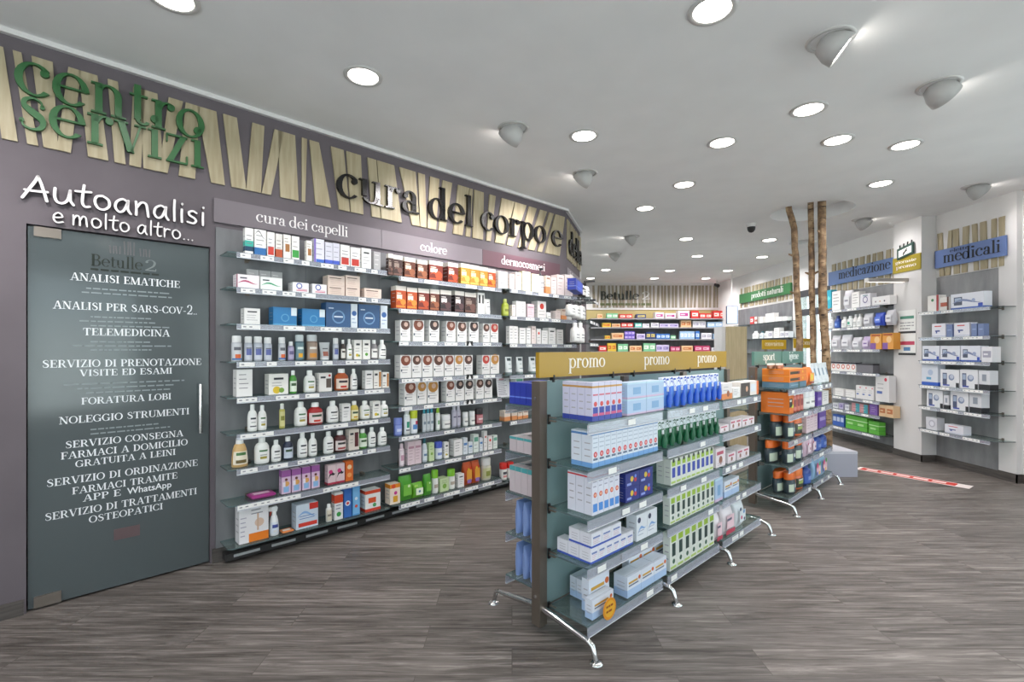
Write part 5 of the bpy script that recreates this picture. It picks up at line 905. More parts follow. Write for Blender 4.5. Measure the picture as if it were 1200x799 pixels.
stock(LW, 2.136, -0.185, 'top shelf under colore sign', [('hdk', 2113, 2162, 190, 45, 1, 1, 1), ('hdk', 2163, 2255, 185, 84, 1, 1, 1), ('hbr', 2272, 2387, 179, 100, 1, 1, 1), ('hbr', 2405, 2515, 173, 99, 1, 1, 1), ('hrd', 2534, 2688, 185, 100, 1, 1, 1), ('hrd', 2747, 2870, 194, 100, 1, 1, 1), ('hgd', 2902, 3020, 205, 100, 1, 1, 1), ('hgd', 3021, 3142, 203, 100, 1, 1, 1), ('hgd', 3143, 3256, 200, 100, 1, 1, 1), ('hor', 3257, 3363, 195, 96, 1, 1, 1)])
stock(LW, 1.856, -0.185, 'second shelf under colore sign', [('hor', 2187, 2290, 200, 92, 1, 1, 1), ('hor', 2298, 2405, 195, 96, 1, 1, 1), ('hrd', 2414, 2534, 198, 100, 1, 1, 1), ('hbr', 2543, 2649, 201, 95, 1, 1, 1), ('hbk', 2658, 2788, 204, 100, 1, 1, 1), ('hbk', 2829, 2944, 210, 100, 1, 1, 1), ('hdk', 2955, 3097, 205, 100, 1, 1, 1), ('cwh', 3119, 3210, 216, 82, 1, 1, 1), ('wtube', 3233, 3315, 164, 74, 1, 1, 1)])
stock(LW, 1.571, -0.185, 'third shelf under colore sign', [('cdb', 2230, 2333, 187, 94, 1, 1, 1), ('cbr', 2360, 2478, 193, 100, 1, 1, 1), ('cdk', 2534, 2649, 200, 100, 1, 1, 1), ('cbr', 2727, 2839, 200, 100, 1, 1, 1), ('cdb', 2860, 2976, 197, 100, 1, 1, 1), ('cdk', 3009, 3130, 204, 100, 1, 1, 1), ('cdb', 3187, 3280, 193, 84, 1, 1, 1), ('crd', 3292, 3399, 197, 97, 1, 1, 1)])
stock(LW, 1.246, -0.185, 'fourth shelf under colore sign', [('cbr', 2230, 2342, 203, 100, 1, 1, 1), ('cdb', 2351, 2450, 202, 89, 1, 1, 1), ('cbr', 2459, 2571, 201, 100, 1, 1, 1), ('cdb', 2581, 2698, 200, 100, 1, 1, 1), ('cbr', 2708, 2819, 199, 100, 1, 1, 1), ('cgd', 2829, 2933, 198, 94, 1, 1, 1), ('cdb', 2944, 3052, 197, 97, 1, 1, 1), ('crd', 3176, 3280, 195, 94, 1, 1, 1), ('cgd', 3292, 3412, 194, 100, 1, 1, 1)])
stock(LW, 1.001, -0.185, 'fifth shelf under colore sign', [('cbr', 2272, 2396, 204, 100, 1, 1, 1), ('cgd', 2405, 2506, 206, 91, 1, 1, 1), ('cgd', 2515, 2639, 200, 100, 1, 1, 1), ('cbr', 2727, 2829, 199, 91, 1, 1, 1), ('cdk', 2839, 2944, 202, 94, 1, 1, 1), ('cdk', 2955, 3063, 196, 98, 1, 1, 1), ('cdb', 3097, 3199, 199, 92, 1, 1, 1), ('cdk', 3210, 3315, 194, 95, 1, 1, 1)])
stock(LW, 0.743, -0.185, 'sixth shelf under colore sign', [('bjar', 2187, 2264, 153, 69, 1, 1, 1), ('wspr', 2281, 2342, 228, 55, 1, 1, 1), ('ycap', 2351, 2423, 206, 65, 1, 1, 1), ('tcap', 2469, 2591, 217, 37, 3, 1, 1), ('gslim', 2619, 2668, 207, 44, 1, 1, 1), ('wjar', 2698, 2798, 133, 90, 1, 1, 1), ('lil', 2808, 2912, 221, 47, 2, 1, 1), ('wjar', 2944, 3009, 136, 58, 1, 1, 1), ('wjar', 3030, 3097, 137, 60, 1, 1, 1), ('redj', 3119, 3210, 154, 82, 1, 1, 1)])
stock(LW, 0.468, -0.185, 'seventh shelf under colore sign', [('pslim', 2230, 2281, 200, 46, 1, 1, 1), ('pinkc', 2307, 2450, 206, 64, 2, 1, 1), ('tclr', 2469, 2524, 213, 50, 1, 1, 1), ('ltgrn', 2534, 2591, 165, 51, 1, 1, 1), ('blucap', 2619, 2698, 160, 70, 1, 1, 1), ('wyel', 2708, 2758, 150, 45, 1, 1, 1), ('plain', 2819, 2923, 156, 94, 1, 1, 1), ('medw', 2933, 2987, 161, 48, 1, 1, 1), ('medw', 2998, 3052, 110, 49, 1, 1, 1), ('medg', 3063, 3130, 178, 60, 1, 1, 1), ('medw', 3142, 3187, 135, 41, 1, 1, 1), ('medr', 3199, 3245, 197, 42, 1, 1, 1), ('medr', 3256, 3315, 137, 53, 1, 1, 1), ('medg', 3327, 3387, 136, 54, 1, 1, 1)])
stock(LW, 0.156, -0.185, 'bottom shelf under colore sign', [('fruit', 2129, 2230, 174, 90, 1, 1, 1), ('gbag2', 2238, 2369, 217, 100, 1, 1, 1), ('gbag', 2370, 2487, 132, 100, 1, 1, 1), ('gbag2', 2488, 2571, 191, 76, 1, 1, 1), ('gcap', 2581, 2649, 215, 61, 1, 1, 1), ('ltgrn', 2658, 2758, 126, 89, 1, 1, 1), ('gcap', 2768, 2849, 189, 74, 1, 1, 1), ('plainb', 2870, 2944, 130, 66, 1, 1, 1), ('gum', 2955, 3164, 222, 94, 2, 1, 1), ('panda', 3199, 3327, 224, 100, 1, 1, 1)])
stock(LW, 2.143, -0.185, 'top shelf under dermocosmesi', [('plain', 3399, 3536, 180, 100, 1, 1, 1), ('blush', 3561, 3638, 167, 69, 1, 1, 1), ('blush', 3651, 3743, 197, 83, 1, 1, 1), ('crm', 3757, 3893, 220, 61, 2, 1, 1), ('crm', 3907, 4035, 208, 100, 1, 1, 1), ('wpump', 4049, 4137, 290, 79, 1, 1, 1), ('ora', 4151, 4226, 212, 67, 1, 1, 1), ('blush', 4242, 4334, 203, 83, 1, 1, 1), ('blush', 4349, 4476, 246, 100, 1, 1, 1), ('blush', 4492, 4640, 263, 100, 1, 1, 1)])
stock(LW, 1.856, -0.185, 'second shelf under dermocosmesi', [('olive', 3486, 3574, 183, 79, 1, 1, 1), ('blush', 3599, 3651, 125, 47, 1, 1, 1), ('plain', 3664, 3811, 170, 66, 2, 1, 1), ('pinkc', 3838, 3949, 152, 100, 1, 1, 1), ('medr', 4006, 4151, 194, 100, 1, 1, 1), ('wjar', 4181, 4257, 74, 68, 1, 1, 1), ('blush', 4318, 4412, 102, 84, 1, 1, 1), ('ora', 4428, 4524, 129, 87, 1, 1, 1), ('wpump', 4541, 4657, 220, 100, 1, 1, 1)])
stock(LW, 1.561, -0.185, 'third shelf under dermocosmesi', [('plain', 3561, 3690, 190, 58, 2, 1, 1), ('plain', 3717, 3811, 176, 85, 1, 1, 1), ('plain', 3824, 3893, 179, 62, 1, 1, 1), ('blush', 3907, 3977, 201, 63, 1, 1, 1), ('medr', 3992, 4063, 174, 65, 1, 1, 1), ('plain', 4078, 4181, 158, 93, 1, 1, 1), ('plainb', 4196, 4318, 191, 100, 1, 1, 1), ('plain', 4349, 4460, 175, 100, 1, 1, 1)])
stock(LW, 1.226, -0.185, 'fourth shelf under dermocosmesi', [('dtube', 3536, 3638, 193, 92, 1, 1, 1), ('dtube', 3704, 3811, 191, 96, 1, 1, 1), ('dtube', 3907, 4020, 189, 100, 1, 1, 1)])
stock(LW, 0.736, -0.185, 'sixth shelf under dermocosmesi', [('ora', 3486, 3574, 111, 79, 1, 1, 1), ('ora', 3599, 3677, 110, 70, 1, 1, 1), ('ora', 3690, 3757, 84, 60, 1, 1, 1), ('ora', 3770, 3852, 85, 73, 1, 1, 1)])
stock(LW, 0.111, -0.185, 'bottom shelf under dermocosmesi', [('rcap', 3461, 3548, 176, 79, 1, 1, 1), ('rcap', 3561, 3651, 168, 81, 1, 1, 1)])
stock(LE, 1.866, -0.250, 'second shelf on turned wall', [('wpump', -927, -647, 178, 100, 1, 1, 1), ('wpump', -588, -270, 214, 100, 1, 1, 1), ('wpump', -202, 162, 254, 100, 1, 1, 1)])
stock(LE, 1.581, -0.250, 'third shelf on turned wall', [('wbb', -647, -336, 227, 100, 1, 1, 1), ('wbb', -270, 86, 248, 100, 1, 1, 1)])
stock(LE, 2.166, -0.250, 'top shelf on turned wall', [('bluebx', -706, -202, 129, 100, 1, 1, 1), ('darkb', -61, 162, 145, 100, 1, 1, 1), ('wpump', 240, 486, 242, 100, 1, 1, 1)])
stock(ST, 1.135, -0.285, 'top shelf, promo stand', [('paste', 86, 348, 197, 50, 5, 4, 1), ('ltblu', 396, 787, 90, 90, 2, 1, 2), ('brush', 797, 1585, 193, 50, 9, 1, 1), ('orwh', 1599, 1776, 117, 100, 1, 1, 1), ('plain', 1791, 1917, 76, 100, 1, 1, 1), ('picb', 1933, 2296, 110, 100, 1, 1, 1)])
stock(ST, 0.900, -0.285, 'second shelf, promo stand', [('rinse', 86, 718, 183, 70, 12, 2, 1), ('brushg', 738, 1543, 164, 50, 9, 1, 1), ('pinkw', 1571, 1716, 51, 100, 1, 1, 1), ('pinkw', 1746, 1949, 74, 92, 2, 1, 1), ('pinkw', 1966, 2205, 63, 100, 2, 1, 1)])
stock(ST, 0.660, -0.285, 'third shelf, promo stand', [('redln', 86, 324, 203, 55, 5, 3, 1), ('dkblu', 380, 661, 79, 80, 2, 1, 2), ('floss', 869, 1461, 160, 50, 9, 2, 1), ('pinkw', 1501, 1657, 133, 100, 1, 1, 1), ('pinkw', 1701, 1838, 74, 100, 1, 1, 1), ('pinkw', 1869, 2100, 76, 100, 2, 1, 1)])
stock(ST, 0.420, -0.285, 'fourth shelf, promo stand', [('denta', 72, 455, 78, 75, 6, 3, 1), ('denta', 79, 340, 74, 75, 3, 2, 1, 78), ('oval', 489, 709, 147, 70, 2, 1, 1), ('floss2', 859, 1474, 171, 50, 9, 1, 1), ('ltblu', 1488, 1613, 164, 100, 1, 1, 1), ('whblue', 1642, 1901, 117, 60, 2, 1, 1)])
stock(ST, 0.135, -0.285, 'bottom shelf, promo stand', [('whblue', 86, 269, 100, 50, 1, 1, 1), ('whblue', 129, 308, 170, 50, 1, 1, 1, 0, -230), ('whblue', 200, 385, 110, 45, 1, 3, 1, 0, -175), ('whblue', 396, 818, 115, 90, 3, 1, 1), ('whblue', 558, 989, 165, 50, 3, 1, 1, 0, -190), ('floss2', 859, 1474, 233, 50, 7, 1, 1), ('pinkr', 1501, 1613, 192, 100, 1, 1, 1), ('pinkr', 1642, 1838, 213, 100, 1, 1, 1), ('spot', 1869, 2049, 190, 100, 1, 1, 1)])
stock(ST, 1.135, -0.285, 'top shelf, orange stand', [('steelb', 3047, 3555, 55, 240, 1, 1, 1), ('orbox', 3047, 3555, 62, 240, 1, 1, 2, 56), ('brn', 2969, 3127, 50, 50, 1, 1, 1, 181, -150), ('brn', 3041, 3205, 50, 50, 1, 1, 1, 181, -200), ('orpk', 3611, 3841, 184, 100, 1, 1, 1), ('wtub2', 3871, 4453, 219, 100, 4, 1, 1)])
stock(ST, 0.900, -0.285, 'second shelf, orange stand', [('orbig', 3047, 3167, 195, 250, 1, 1, 1), ('redc', 3191, 3501, 214, 93, 3, 1, 1), ('wjar', 3555, 3901, 183, 100, 2, 1, 1), ('purpb', 3931, 4087, 148, 100, 1, 1, 1), ('plain', 4119, 4350, 144, 100, 1, 1, 1)])
stock(ST, 0.660, -0.285, 'third shelf, orange stand', [('ortub', 3094, 3266, 221, 100, 1, 1, 1), ('ortub', 3041, 3353, 228, 120, 1, 1, 1, 0, -200), ('orjar', 3291, 3501, 218, 100, 1, 1, 1), ('pinkc', 3555, 3931, 204, 100, 3, 1, 1), ('purpb', 3993, 4249, 188, 100, 1, 1, 1)])
stock(ST, 0.420, -0.285, 'fourth shelf, orange stand', [('ortub', 2983, 3359, 212, 110, 1, 1, 1, 0, -160), ('ortub', 3070, 3291, 211, 100, 1, 1, 1), ('ortub', 3317, 3501, 215, 100, 1, 1, 1), ('pkt', 3555, 3901, 183, 100, 2, 1, 1), ('dkbot', 3931, 4350, 178, 100, 2, 1, 1)])
stock(ST, 0.135, -0.285, 'bottom shelf, orange stand', [('ortub', 3064, 3353, 202, 100, 1, 1, 1, 0, -200), ('ortub', 3118, 3291, 194, 100, 1, 1, 1), ('orjar', 3317, 3528, 197, 100, 1, 1, 1), ('dkbot', 3583, 3782, 196, 100, 1, 1, 1), ('toy', 3841, 4316, 205, 100, 2, 1, 1)])
stock(RW, 2.142, -0.190, 'top shelf, medicazione bay', [('bandb', -8167, -8036, 358, 100, 1, 1, 1), ('plain', -8014, -7806, 320, 100, 1, 1, 1), ('palebag', -7766, -7570, 304, 100, 1, 1, 1), ('plain', -7551, -7384, 253, 100, 1, 1, 1), ('boxlab', -7366, -7156, 202, 100, 1, 1, 1), ('dotb', -7122, -6784, 129, 100, 1, 1, 1)])
stock(RW, 1.845, -0.190, 'second shelf, medicazione bay', [('wbb', -8145, -8014, 205, 100, 1, 1, 1), ('dkbot', -7993, -7867, 209, 100, 1, 1, 1), ('wbb', -7826, -7706, 184, 100, 1, 1, 1), ('wspr', -7686, -7570, 188, 100, 1, 1, 1), ('wbb', -7551, -7366, 203, 83, 2, 1, 1), ('palebag', -7330, -7139, 199, 100, 1, 1, 1), ('bluebag', -7105, -6925, 195, 100, 1, 1, 1), ('palebag', -6893, -6738, 217, 100, 1, 1, 1)])
stock(RW, 1.500, -0.190, 'third shelf, medicazione bay', [('palebag', -8057, -7847, 230, 100, 1, 1, 1), ('palebag', -7826, -7589, 236, 100, 1, 1, 1), ('palebag', -7570, -7366, 189, 100, 1, 1, 1), ('lilbag', -7348, -7173, 197, 100, 1, 1, 1), ('orbag', -7156, -6941, 229, 100, 1, 1, 1), ('orbag', -6925, -6723, 234, 100, 1, 1, 1)])
stock(RW, 1.145, -0.190, 'fourth shelf, medicazione bay', [('smred', -8036, -7457, 151, 100, 5, 1, 1), ('tray', -7439, -7105, 137, 100, 1, 1, 1)])
stock(RW, 0.740, -0.190, 'fifth shelf, medicazione bay', [('flatw', -7993, -7476, 115, 100, 2, 1, 1), ('redtop', -7457, -7088, 205, 100, 3, 1, 1), ('redtop', -7055, -6799, 380, 100, 1, 1, 1)])
stock(RW, 0.530, -0.190, 'sixth shelf, medicazione bay', [('whx', -7993, -7867, 82, 100, 1, 1, 1), ('lcx', -7847, -7746, 97, 91, 1, 1, 1), ('whx', -7706, -7608, 85, 88, 1, 1, 1), ('mix', -7551, -7207, 131, 100, 2, 1, 1), ('purpx', -7173, -7022, 150, 100, 1, 1, 1), ('bgx', -6989, -6723, 166, 100, 2, 1, 1)])
stock(RW, 0.245, -0.190, 'bottom shelf, medicazione bay', [('bluv', -7993, -7726, 179, 80, 3, 1, 1), ('green', -7686, -7224, 208, 100, 2, 1, 1), ('green', -7190, -6989, 183, 100, 1, 1, 1)])
stock(RW, 2.060, -0.190, 'top shelf, naturali bay', [('rdx', -10772, -10620, 169, 100, 1, 1, 1), ('redbrn', -10582, -10435, 156, 100, 1, 1, 1), ('plain', -10363, -10222, 141, 100, 1, 1, 1), ('plain', -10119, -9789, 189, 100, 2, 1, 1), ('plain', -9726, -9511, 95, 100, 1, 1, 1), ('plain', -9481, -9333, 81, 100, 1, 1, 1)])
stock(RW, 1.730, -0.190, 'second shelf, naturali bay', [('wbb', -10733, -10472, 171, 100, 1, 1, 1), ('tclr', -10399, -10257, 160, 100, 1, 1, 1), ('wbb', -10222, -10051, 153, 100, 1, 1, 1), ('whx', -10018, -9854, 146, 100, 1, 1, 1), ('plain', -9789, -9602, 206, 100, 1, 1, 1), ('whx', -9571, -9421, 129, 100, 1, 1, 1), ('whx', -9392, -9276, 123, 100, 1, 1, 1)])
stock(RE, 1.986, -0.240, 'top shelf, medicali recess', [('wredside', -6240, -6078, 208, 100, 1, 1, 1), ('redbrn', -6066, -5936, 169, 100, 1, 1, 1), ('bp', -5912, -5495, 187, 100, 1, 1, 1)])
stock(RE, 1.654, -0.240, 'second shelf, medicali recess', [('devr', -6177, -5982, 173, 100, 1, 1, 1), ('devb', -5971, -5890, 155, 73, 1, 1, 1), ('devr', -5867, -5670, 167, 100, 1, 1, 1), ('devb', -5649, -5576, 148, 65, 1, 1, 1), ('devb', -5566, -5495, 144, 63, 1, 1, 1)])
stock(RE, 1.353, -0.240, 'third shelf, medicali recess', [('bp', -6318, -6066, 193, 100, 1, 1, 1), ('bp', -6054, -5789, 191, 100, 1, 1, 1), ('bp', -5778, -5536, 189, 100, 1, 1, 1), ('whx', -5525, -5398, 178, 100, 1, 1, 1)])
stock(RE, 1.033, -0.240, 'fourth shelf, medicali recess', [('bpb', -6331, -6090, 270, 100, 1, 1, 1), ('bpw', -6054, -5800, 216, 100, 1, 1, 1), ('bpw', -5789, -5566, 226, 100, 1, 1, 1), ('bpx', -5556, -5427, 224, 100, 1, 1, 1)])
stock(RE, 0.758, -0.240, 'fifth shelf, medicali recess', [('bpw', -6253, -6018, 219, 100, 1, 1, 1), ('bpx', -6006, -5936, 169, 63, 1, 1, 1), ('bpw', -5912, -5680, 227, 100, 1, 1, 1), ('bpx', -5670, -5525, 225, 100, 1, 1, 1)])
stock(RE, 0.462, -0.240, 'bottom shelf, medicali recess', [('lens', -6266, -6102, 158, 100, 1, 1, 1), ('devr', -5994, -5745, 109, 100, 1, 1, 1)])
stock(BW, 2.310, -0.280, 'top shelf behind counter', [('bgx', 2251, 2386, 117, 122, 1, 1, 1), ('gnx', 2498, 2791, 140, 132, 2, 1, 1), ('rdx', 2836, 3174, 117, 152, 2, 1, 1), ('nvx', 3286, 3534, 117, 200, 1, 1, 1), ('wmx', 3781, 4006, 162, 200, 1, 1, 1), ('wmx', 4051, 4321, 140, 200, 1, 1, 1), ('wmx', 4389, 4682, 207, 200, 1, 1, 1), ('rdx', 4727, 4929, 207, 182, 1, 1, 1), ('rdx', 4952, 5267, 140, 142, 2, 1, 1), ('rdx', 5312, 5649, 207, 152, 2, 1, 1)])
stock(BW, 2.075, -0.280, 'second shelf behind counter', [('ylx', 2386, 2611, 127, 200, 1, 1, 1), ('bgx', 2633, 2858, 105, 200, 1, 1, 1), ('rdx', 2881, 3196, 127, 142, 2, 1, 1), ('tlx', 3241, 3421, 127, 162, 1, 1, 1), ('whx', 3444, 3624, 105, 162, 1, 1, 1), ('whx', 3669, 3871, 127, 182, 1, 1, 1), ('lcx', 3894, 4389, 105, 200, 2, 1, 1), ('bgx', 4457, 4727, 195, 122, 2, 1, 1), ('whx', 4772, 5109, 172, 152, 2, 1, 1), ('lbx', 5154, 5559, 150, 182, 2, 1, 1)])
stock(BW, 1.765, -0.280, 'third shelf behind counter', [('ylx', 2453, 2588, 100, 122, 1, 1, 1), ('bgx', 2633, 2948, 167, 200, 1, 1, 1), ('ppx', 2971, 3241, 106, 81, 3, 1, 2), ('lcx', 3286, 3511, 145, 200, 1, 1, 1), ('nvx', 3534, 3781, 190, 111, 2, 1, 1), ('blx', 3804, 4164, 145, 108, 3, 1, 1), ('gnx', 4186, 4321, 100, 122, 1, 1, 1), ('lbx', 4434, 4817, 212, 86, 4, 1, 1), ('blx', 4839, 4952, 212, 101, 1, 1, 1), ('whx', 4997, 5267, 167, 122, 2, 1, 1), ('lbx', 5312, 5582, 145, 122, 2, 1, 1)])
stock(BW, 1.440, -0.280, 'fourth shelf behind counter', [('rdx', 2296, 2498, 155, 182, 1, 1, 1), ('ylx', 2521, 2746, 222, 101, 2, 1, 1), ('gnx', 2791, 3061, 200, 122, 2, 1, 1), ('bgx', 3106, 3421, 155, 142, 2, 1, 1), ('gnx', 3466, 3781, 222, 142, 2, 1, 1), ('lcx', 3804, 4141, 177, 152, 2, 1, 1), ('mgx', 4186, 4434, 132, 111, 2, 1, 1), ('bgx', 4479, 4772, 155, 200, 1, 1, 1), ('mgx', 4817, 5222, 155, 182, 2, 1, 1), ('whx', 5267, 5627, 110, 200, 1, 1, 1)])


# ------------------------------------------------------------------ birch trunks in their planter
def trunk(px, label, seed):
    r = random.Random(seed); mb = MB(); pts = []; rad = []
    n = 26
    for i in range(n+1):
        s = i/n; z = .3+(3.36-.3)*s
        x = y = 0
        for a, b in zip(px[:-1], px[1:]):
            if a[0] <= s <= b[0]: f = (s-a[0])/(b[0]-a[0]); f = f*f*(3-2*f); x = a[1]+(b[1]-a[1])*f; y = a[2]+(b[2]-a[2])*f
        pts.append((x+r.uniform(-.004, .004), y, z)); rad.append((px[0][3])*(1.08-.16*s)*(1+r.uniform(-.06, .06)))
    x0, y0 = px[0][1], px[0][2]; mb.tube([(a-x0, b-y0, c-.3) for a, b, c in pts], rad, M_BARK, 14)
    t = thing('birch_pole', label, 'tree trunk', (x0, y0, .3)); obj('stem', mb, t)
    for k in range(4):
        i = r.randint(4, n-3); a = r.uniform(0, 2*PI); p = Vector(pts[i])-Vector((x0, y0, .3)); d = Vector((math.cos(a), math.sin(a), .5)).normalized()
        b = MB(); b.tube([p+d*rad[i]*.7, p+d*(rad[i]+.035), p+d*(rad[i]+.05)], [.016, .011, .008], M_BARK, 8); obj('branch_stub', b, t)
YT = 5.95
xw = lambda px, Y=YT: (px-600)/560.7*Y
trunk([(0, xw(938), YT, .038), (.45, xw(937), YT), (.7, xw(933), YT), (.86, xw(931), YT), (1, xw(926), YT+.05)], 'leftmost birch trunk with a bend near the ceiling', 1)
trunk([(0, xw(953, 5.9), 5.9, .034), (.4, xw(953, 5.9), 5.9), (.7, xw(951, 5.9), 5.9), (1, xw(950, 5.9), 5.9)], 'darker middle birch trunk between the two others', 2)
trunk([(0, xw(970, 5.8), 5.8, .046), (.35, xw(968, 5.8), 5.8), (.6, xw(964, 5.8), 5.8), (1, xw(963, 5.8), 5.8)], 'right birch trunk, straight and pale, nearest the medicazione bay', 3)
t = thing('planter', 'low pale grey planter box that carries the birch trunks', 'planter', (3.78, 5.92, 0)); mb = MB(); mb.box(-.33, .28, -.3, .28, 0, .27, mat('#a3a4b0', .5)); obj('box', mb, t); mb = MB(); mb.box(-.33, .28, -.3, .28, .27, .2995, mat('#c0c0c8', .4)); obj('rim', mb, t)

M_OAK = ply_mat('pale_oak', '#b3a37e', '#bfae8a', '#c8b894')
# ------------------------------------------------------------------ tall oak pillar, screen, yellow boards and small fittings
t = thing('oak_pillar', 'tall pale oak veneer pillar behind the promo stand', 'pillar', (3.34, 7.15, 0)); mb = MB(); mb.box(-.14, .17, 0, .3, .06, 1.84, M_OAK); obj('body', mb, t); mb = MB(); mb.box(-.12, .15, .02, .28, 0, .06, M_BASE); obj('plinth', mb, t); mb = MB(); mb.box(-.2, -.14, .02, .28, 0, 1.84, M_WHITE); obj('side_panel', mb, t)
t = thing('screen', 'small bright light blue screen hanging near the back corner', 'screen', (5.2, 11.3, 2.1)); mb = MB(); mb.box(-.13, .13, 0, .04, 0, .42, M_BLACK); obj('housing', mb, t); mb = MB(); mb.box(-.12, .12, -.003, 0, .01, .41, emit('screen_glow', '#a9c8ee', 1.2)); obj('display', mb, t); mb = MB(); mb.tube([(0, .02, .42), (0, .02, 1.18)], .015, M_WHITE, 8); obj('pole', mb, t)
for x, y, w, z, s, lab in ((4.5, 8.6, .43, 1.5, 'convenienza', 'mustard header board beyond the oak pillar'), (4.95, 8.4, .38, 1.52, 'promo', 'mustard header board glimpsed between the birch trunks')):
    t = thing('header_sign', lab, 'sign', (x, y, 0)); mb = MB(); mb.box(0, w, 0, .02, z, z+.17, mat('#b5931c')); obj('board', mb, t); mb = MB(); write(mb, s, .05, w-.05, z+.06, .06, -.003, 0, mat('#f0e8d0')); obj('lettering', mb, t)
    for q in (.06, w-.06): mb = MB(); mb.box(q-.02, q+.02, .001, .019, .02, z, M_STEEL); mb.box(q-.02, q+.02, -.12, .14, 0, .02, M_STEEL); obj('leg', mb, t)
t = thing('ceiling_camera', 'black dome security camera on the ceiling left of the trunks', 'camera', (3.39, 6.78, H)); mb = MB(); mb.lathe([(.055, -.05), (.07, -.02), (.07, 0)], M_WHITE, 1, 1, 18); obj('base', mb, t); mb = MB(); mb.lathe([(.0, -.13), (.03, -.12), (.05, -.09), (.055, -.05)], M_BLACK, 1, 1, 18); obj('dome', mb, t)
t = thing('ceiling_camera', 'small dark security camera in the far back corner', 'camera', (5.3, 12.4, H)); mb = MB(); mb.tube([(0, 0, 0), (0, 0, -.1)], .02, M_WHITE, 10); obj('stem', mb, t); mb = MB(); mb.tube([(0, .06, -.1), (0, -.1, -.15)], .045, M_BLACK, 12); obj('housing', mb, t)
t = thing('lamp_bar', 'slim horizontal metal lamp bar beside the white column', 'lamp', (5.465, 6.62, 2.43)); mb = MB(); mb.box(-.55, 0, -.03, .03, 0, .05, mat('#b9b3ad', .35, .5)); obj('arm', mb, t); mb = MB(); mb.box(-.57, -.55, -.032, .032, -.002, .052, mat('#f0eeea', .4)); mb.box(-.54, -.05, -.02, .02, -.004, 0, emit('bar_glow', '#fff4e6', 1.5)); obj('diffuser', mb, t)
# red distance strip on the floor
dx, dy = 4.96-4.38, 5.22-6.03; ang = math.atan2(dy, dx); L = math.hypot(dx, dy)+.06
t = thing('floor_sticker', 'red and white distance strip stuck to the floor', 'sticker', (4.37, 6.05, 0), ang); mb = MB(); mb.box(0, L, -.09, .09, .0005, .0015, mat('#e4d8d4', .5)); obj('border', mb, t); mb = MB(); mb.box(.04, L-.12, -.07, .07, .0015, .002, mat('#cc3326', .5)); obj('red_field', mb, t)
mb = MB(); r5 = random.Random(5); x = .1
while x < L-.22: w = r5.uniform(.06, .14); mb.box(x, x+w, -.03, .03, .002, .0024, mat('#e9d9d4', .5)); x += w+.035
obj('lettering', mb, t)

# ------------------------------------------------------------------ ceiling lamps
def area(parent, r, power, loc, rot, spread=2.6):
    l = bpy.data.lights.new('lamp_light', 'AREA'); l.shape = 'DISK'; l.size = r*2; l.energy = power; l.color = LAMP_COL; l.spread = spread
    o = bpy.data.objects.new('lamp_light', l); C.objects.link(o); o.parent = parent; o.location = loc; o.rotation_euler = rot; return o
RINGM = mat('#c4c2c0', .35)
DOWN = [(-1.72, 2.42), (-.97, 3.12), (1.05, 2.51), (.60, 3.99), (1.81, 4.12), (2.20, 3.55), (2.77, 4.07), (3.43, 4.17), (3.96, 5.14), (1.86, 5.17), (1.68, 6.04), (2.81, 7.72), (3.54, 9.14), (2.10, 10.71), (3.57, 10.82), (4.88, 10.82), (1.97, 12.0), (3.57, 12.0), (4.86, 12.0), (4.19, 7.79), (4.82, 9.22), (-2.2, -1.2), (.2, .4), (2.6, .6), (-.8, -1.4), (4.6, 2.2), (2.4, -1.4), (-3.4, .8), (4.6, -.6)]  # the last ones lie out of view, added for their light
DL = ['in the top left of the photo', 'above the cura del corpo lettering', 'at the top edge of the photo', 'left of centre, above the promo stand', 'right of centre, above the promo stand', 'leftmost of the bright trio at right', 'middle one of the bright trio at right', 'rightmost of the bright trio at right', 'right of the round opening', 'above the middle of the promo stand', 'beside the turned wall end', 'left of the dome camera, nearer one', 'left of the dome camera, farther one', 'far left before the back wall', 'before the middle of the back wall', 'far right before the back wall', 'closest to the left of the back wall', 'closest to the middle of the back wall', 'closest to the right of the back wall', 'below the dome camera, nearer one', 'below the dome camera, farther one']
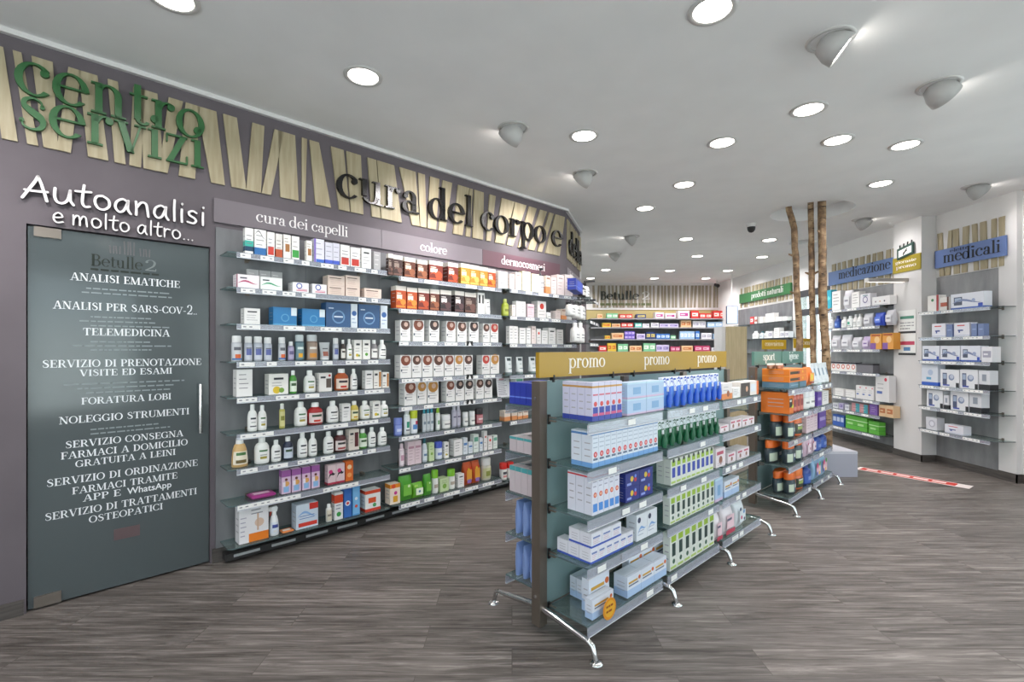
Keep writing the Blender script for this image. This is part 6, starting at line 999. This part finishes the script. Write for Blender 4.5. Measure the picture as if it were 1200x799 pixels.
for i, (x, y) in enumerate(DOWN):
    lab = 'round recessed ceiling lamp '+(DL[i] if i < len(DL) else 'added out of view near the shop front for its light')
    t = thing('ceiling_lamp', lab, 'lamp', (x, y, H), 0, 'recessed ceiling lamps'); mb = MB(); k = 28
    mb.grid([[(r*math.cos(2*PI*j/k), r*math.sin(2*PI*j/k), z) for j in range(k)] for r, z in ((.125, 0), (.122, -.006), (.1, -.008), (.094, -.003))], RINGM); obj('trim_ring', mb, t)
    mb = MB(); mb.face([(.094*math.cos(-2*PI*j/k), .094*math.sin(-2*PI*j/k), -.004) for j in range(k)], M_LAMP); obj('lens', mb, t)
    area(t, .09, P_DOWN*(2.2 if y > 7 else 1.35 if y > 3.8 else 1), (0, 0, -.012), (0, 0, 0))
SPOT = [(.01, 3.85, -.72, .69, 'above the cura del corpo lettering'), (.74, 4.84, -.72, .69, 'left of centre over the left wall'), (1.89, 7.55, -.8, .6, 'before the turned wall end, nearer one'), (1.92, 8.9, -.8, .6, 'before the turned wall end, farther one'), (1.83, 2.75, .8, -.25, 'near the top right of the photo'), (2.88, 3.23, .95, .1, 'at upper right, second from photo edge'), (5.06, 5.22, .9, -.1, 'at right above the medicali recess'), (4.80, 6.56, .95, .1, 'beside the round opening'), (-1.9, 1.2, -.7, .7, 'added out of view for its light')]  # last spotlight is unseen, added for the light it throws
for x, y, dx, dy, w in SPOT:
    t = thing('ceiling_spotlight', 'tilting white recessed spotlight '+w, 'lamp', (x, y, H), math.atan2(dy, dx), 'tilting ceiling spotlights'); mb = MB(); k = 28
    mb.grid([[(r*math.cos(2*PI*j/k), r*math.sin(2*PI*j/k), z) for j in range(k)] for r, z in ((.125, 0), (.122, -.006), (.105, -.008), (.1, -.001))], RINGM); obj('trim_ring', mb, t)
    # gimbal head: a cup tipped 52 degrees towards +x
    ca, sa = math.cos(math.radians(52)), math.sin(math.radians(52)); R = lambda p: (p[0]*ca-p[2]*sa+.0, p[1], p[0]*sa+p[2]*ca-.03)
    mb = MB(); rows = [[R((r*math.cos(2*PI*j/k), r*math.sin(2*PI*j/k), z)) for j in range(k)] for r, z in ((.03, .06), (.07, .04), (.092, -.02), (.094, -.075), (.084, -.075), (.08, -.066))]
    mb.grid(rows, mat('#b2b0ae', .4)); mb.cap(rows[0], mat('#b2b0ae', .4)); obj('gimbal_head', mb, t)
    mb = MB(); mb.face([R((.08*math.cos(-2*PI*j/k), .08*math.sin(-2*PI*j/k), -.068)) for j in range(k)], M_LAMP); obj('lens', mb, t)
    area(t, .07, P_SPOT*(1 if dx < 0 else .15 if x > 4.7 else .35), R((0, 0, -.08)), (0, -math.radians(52), 0), 1.3)
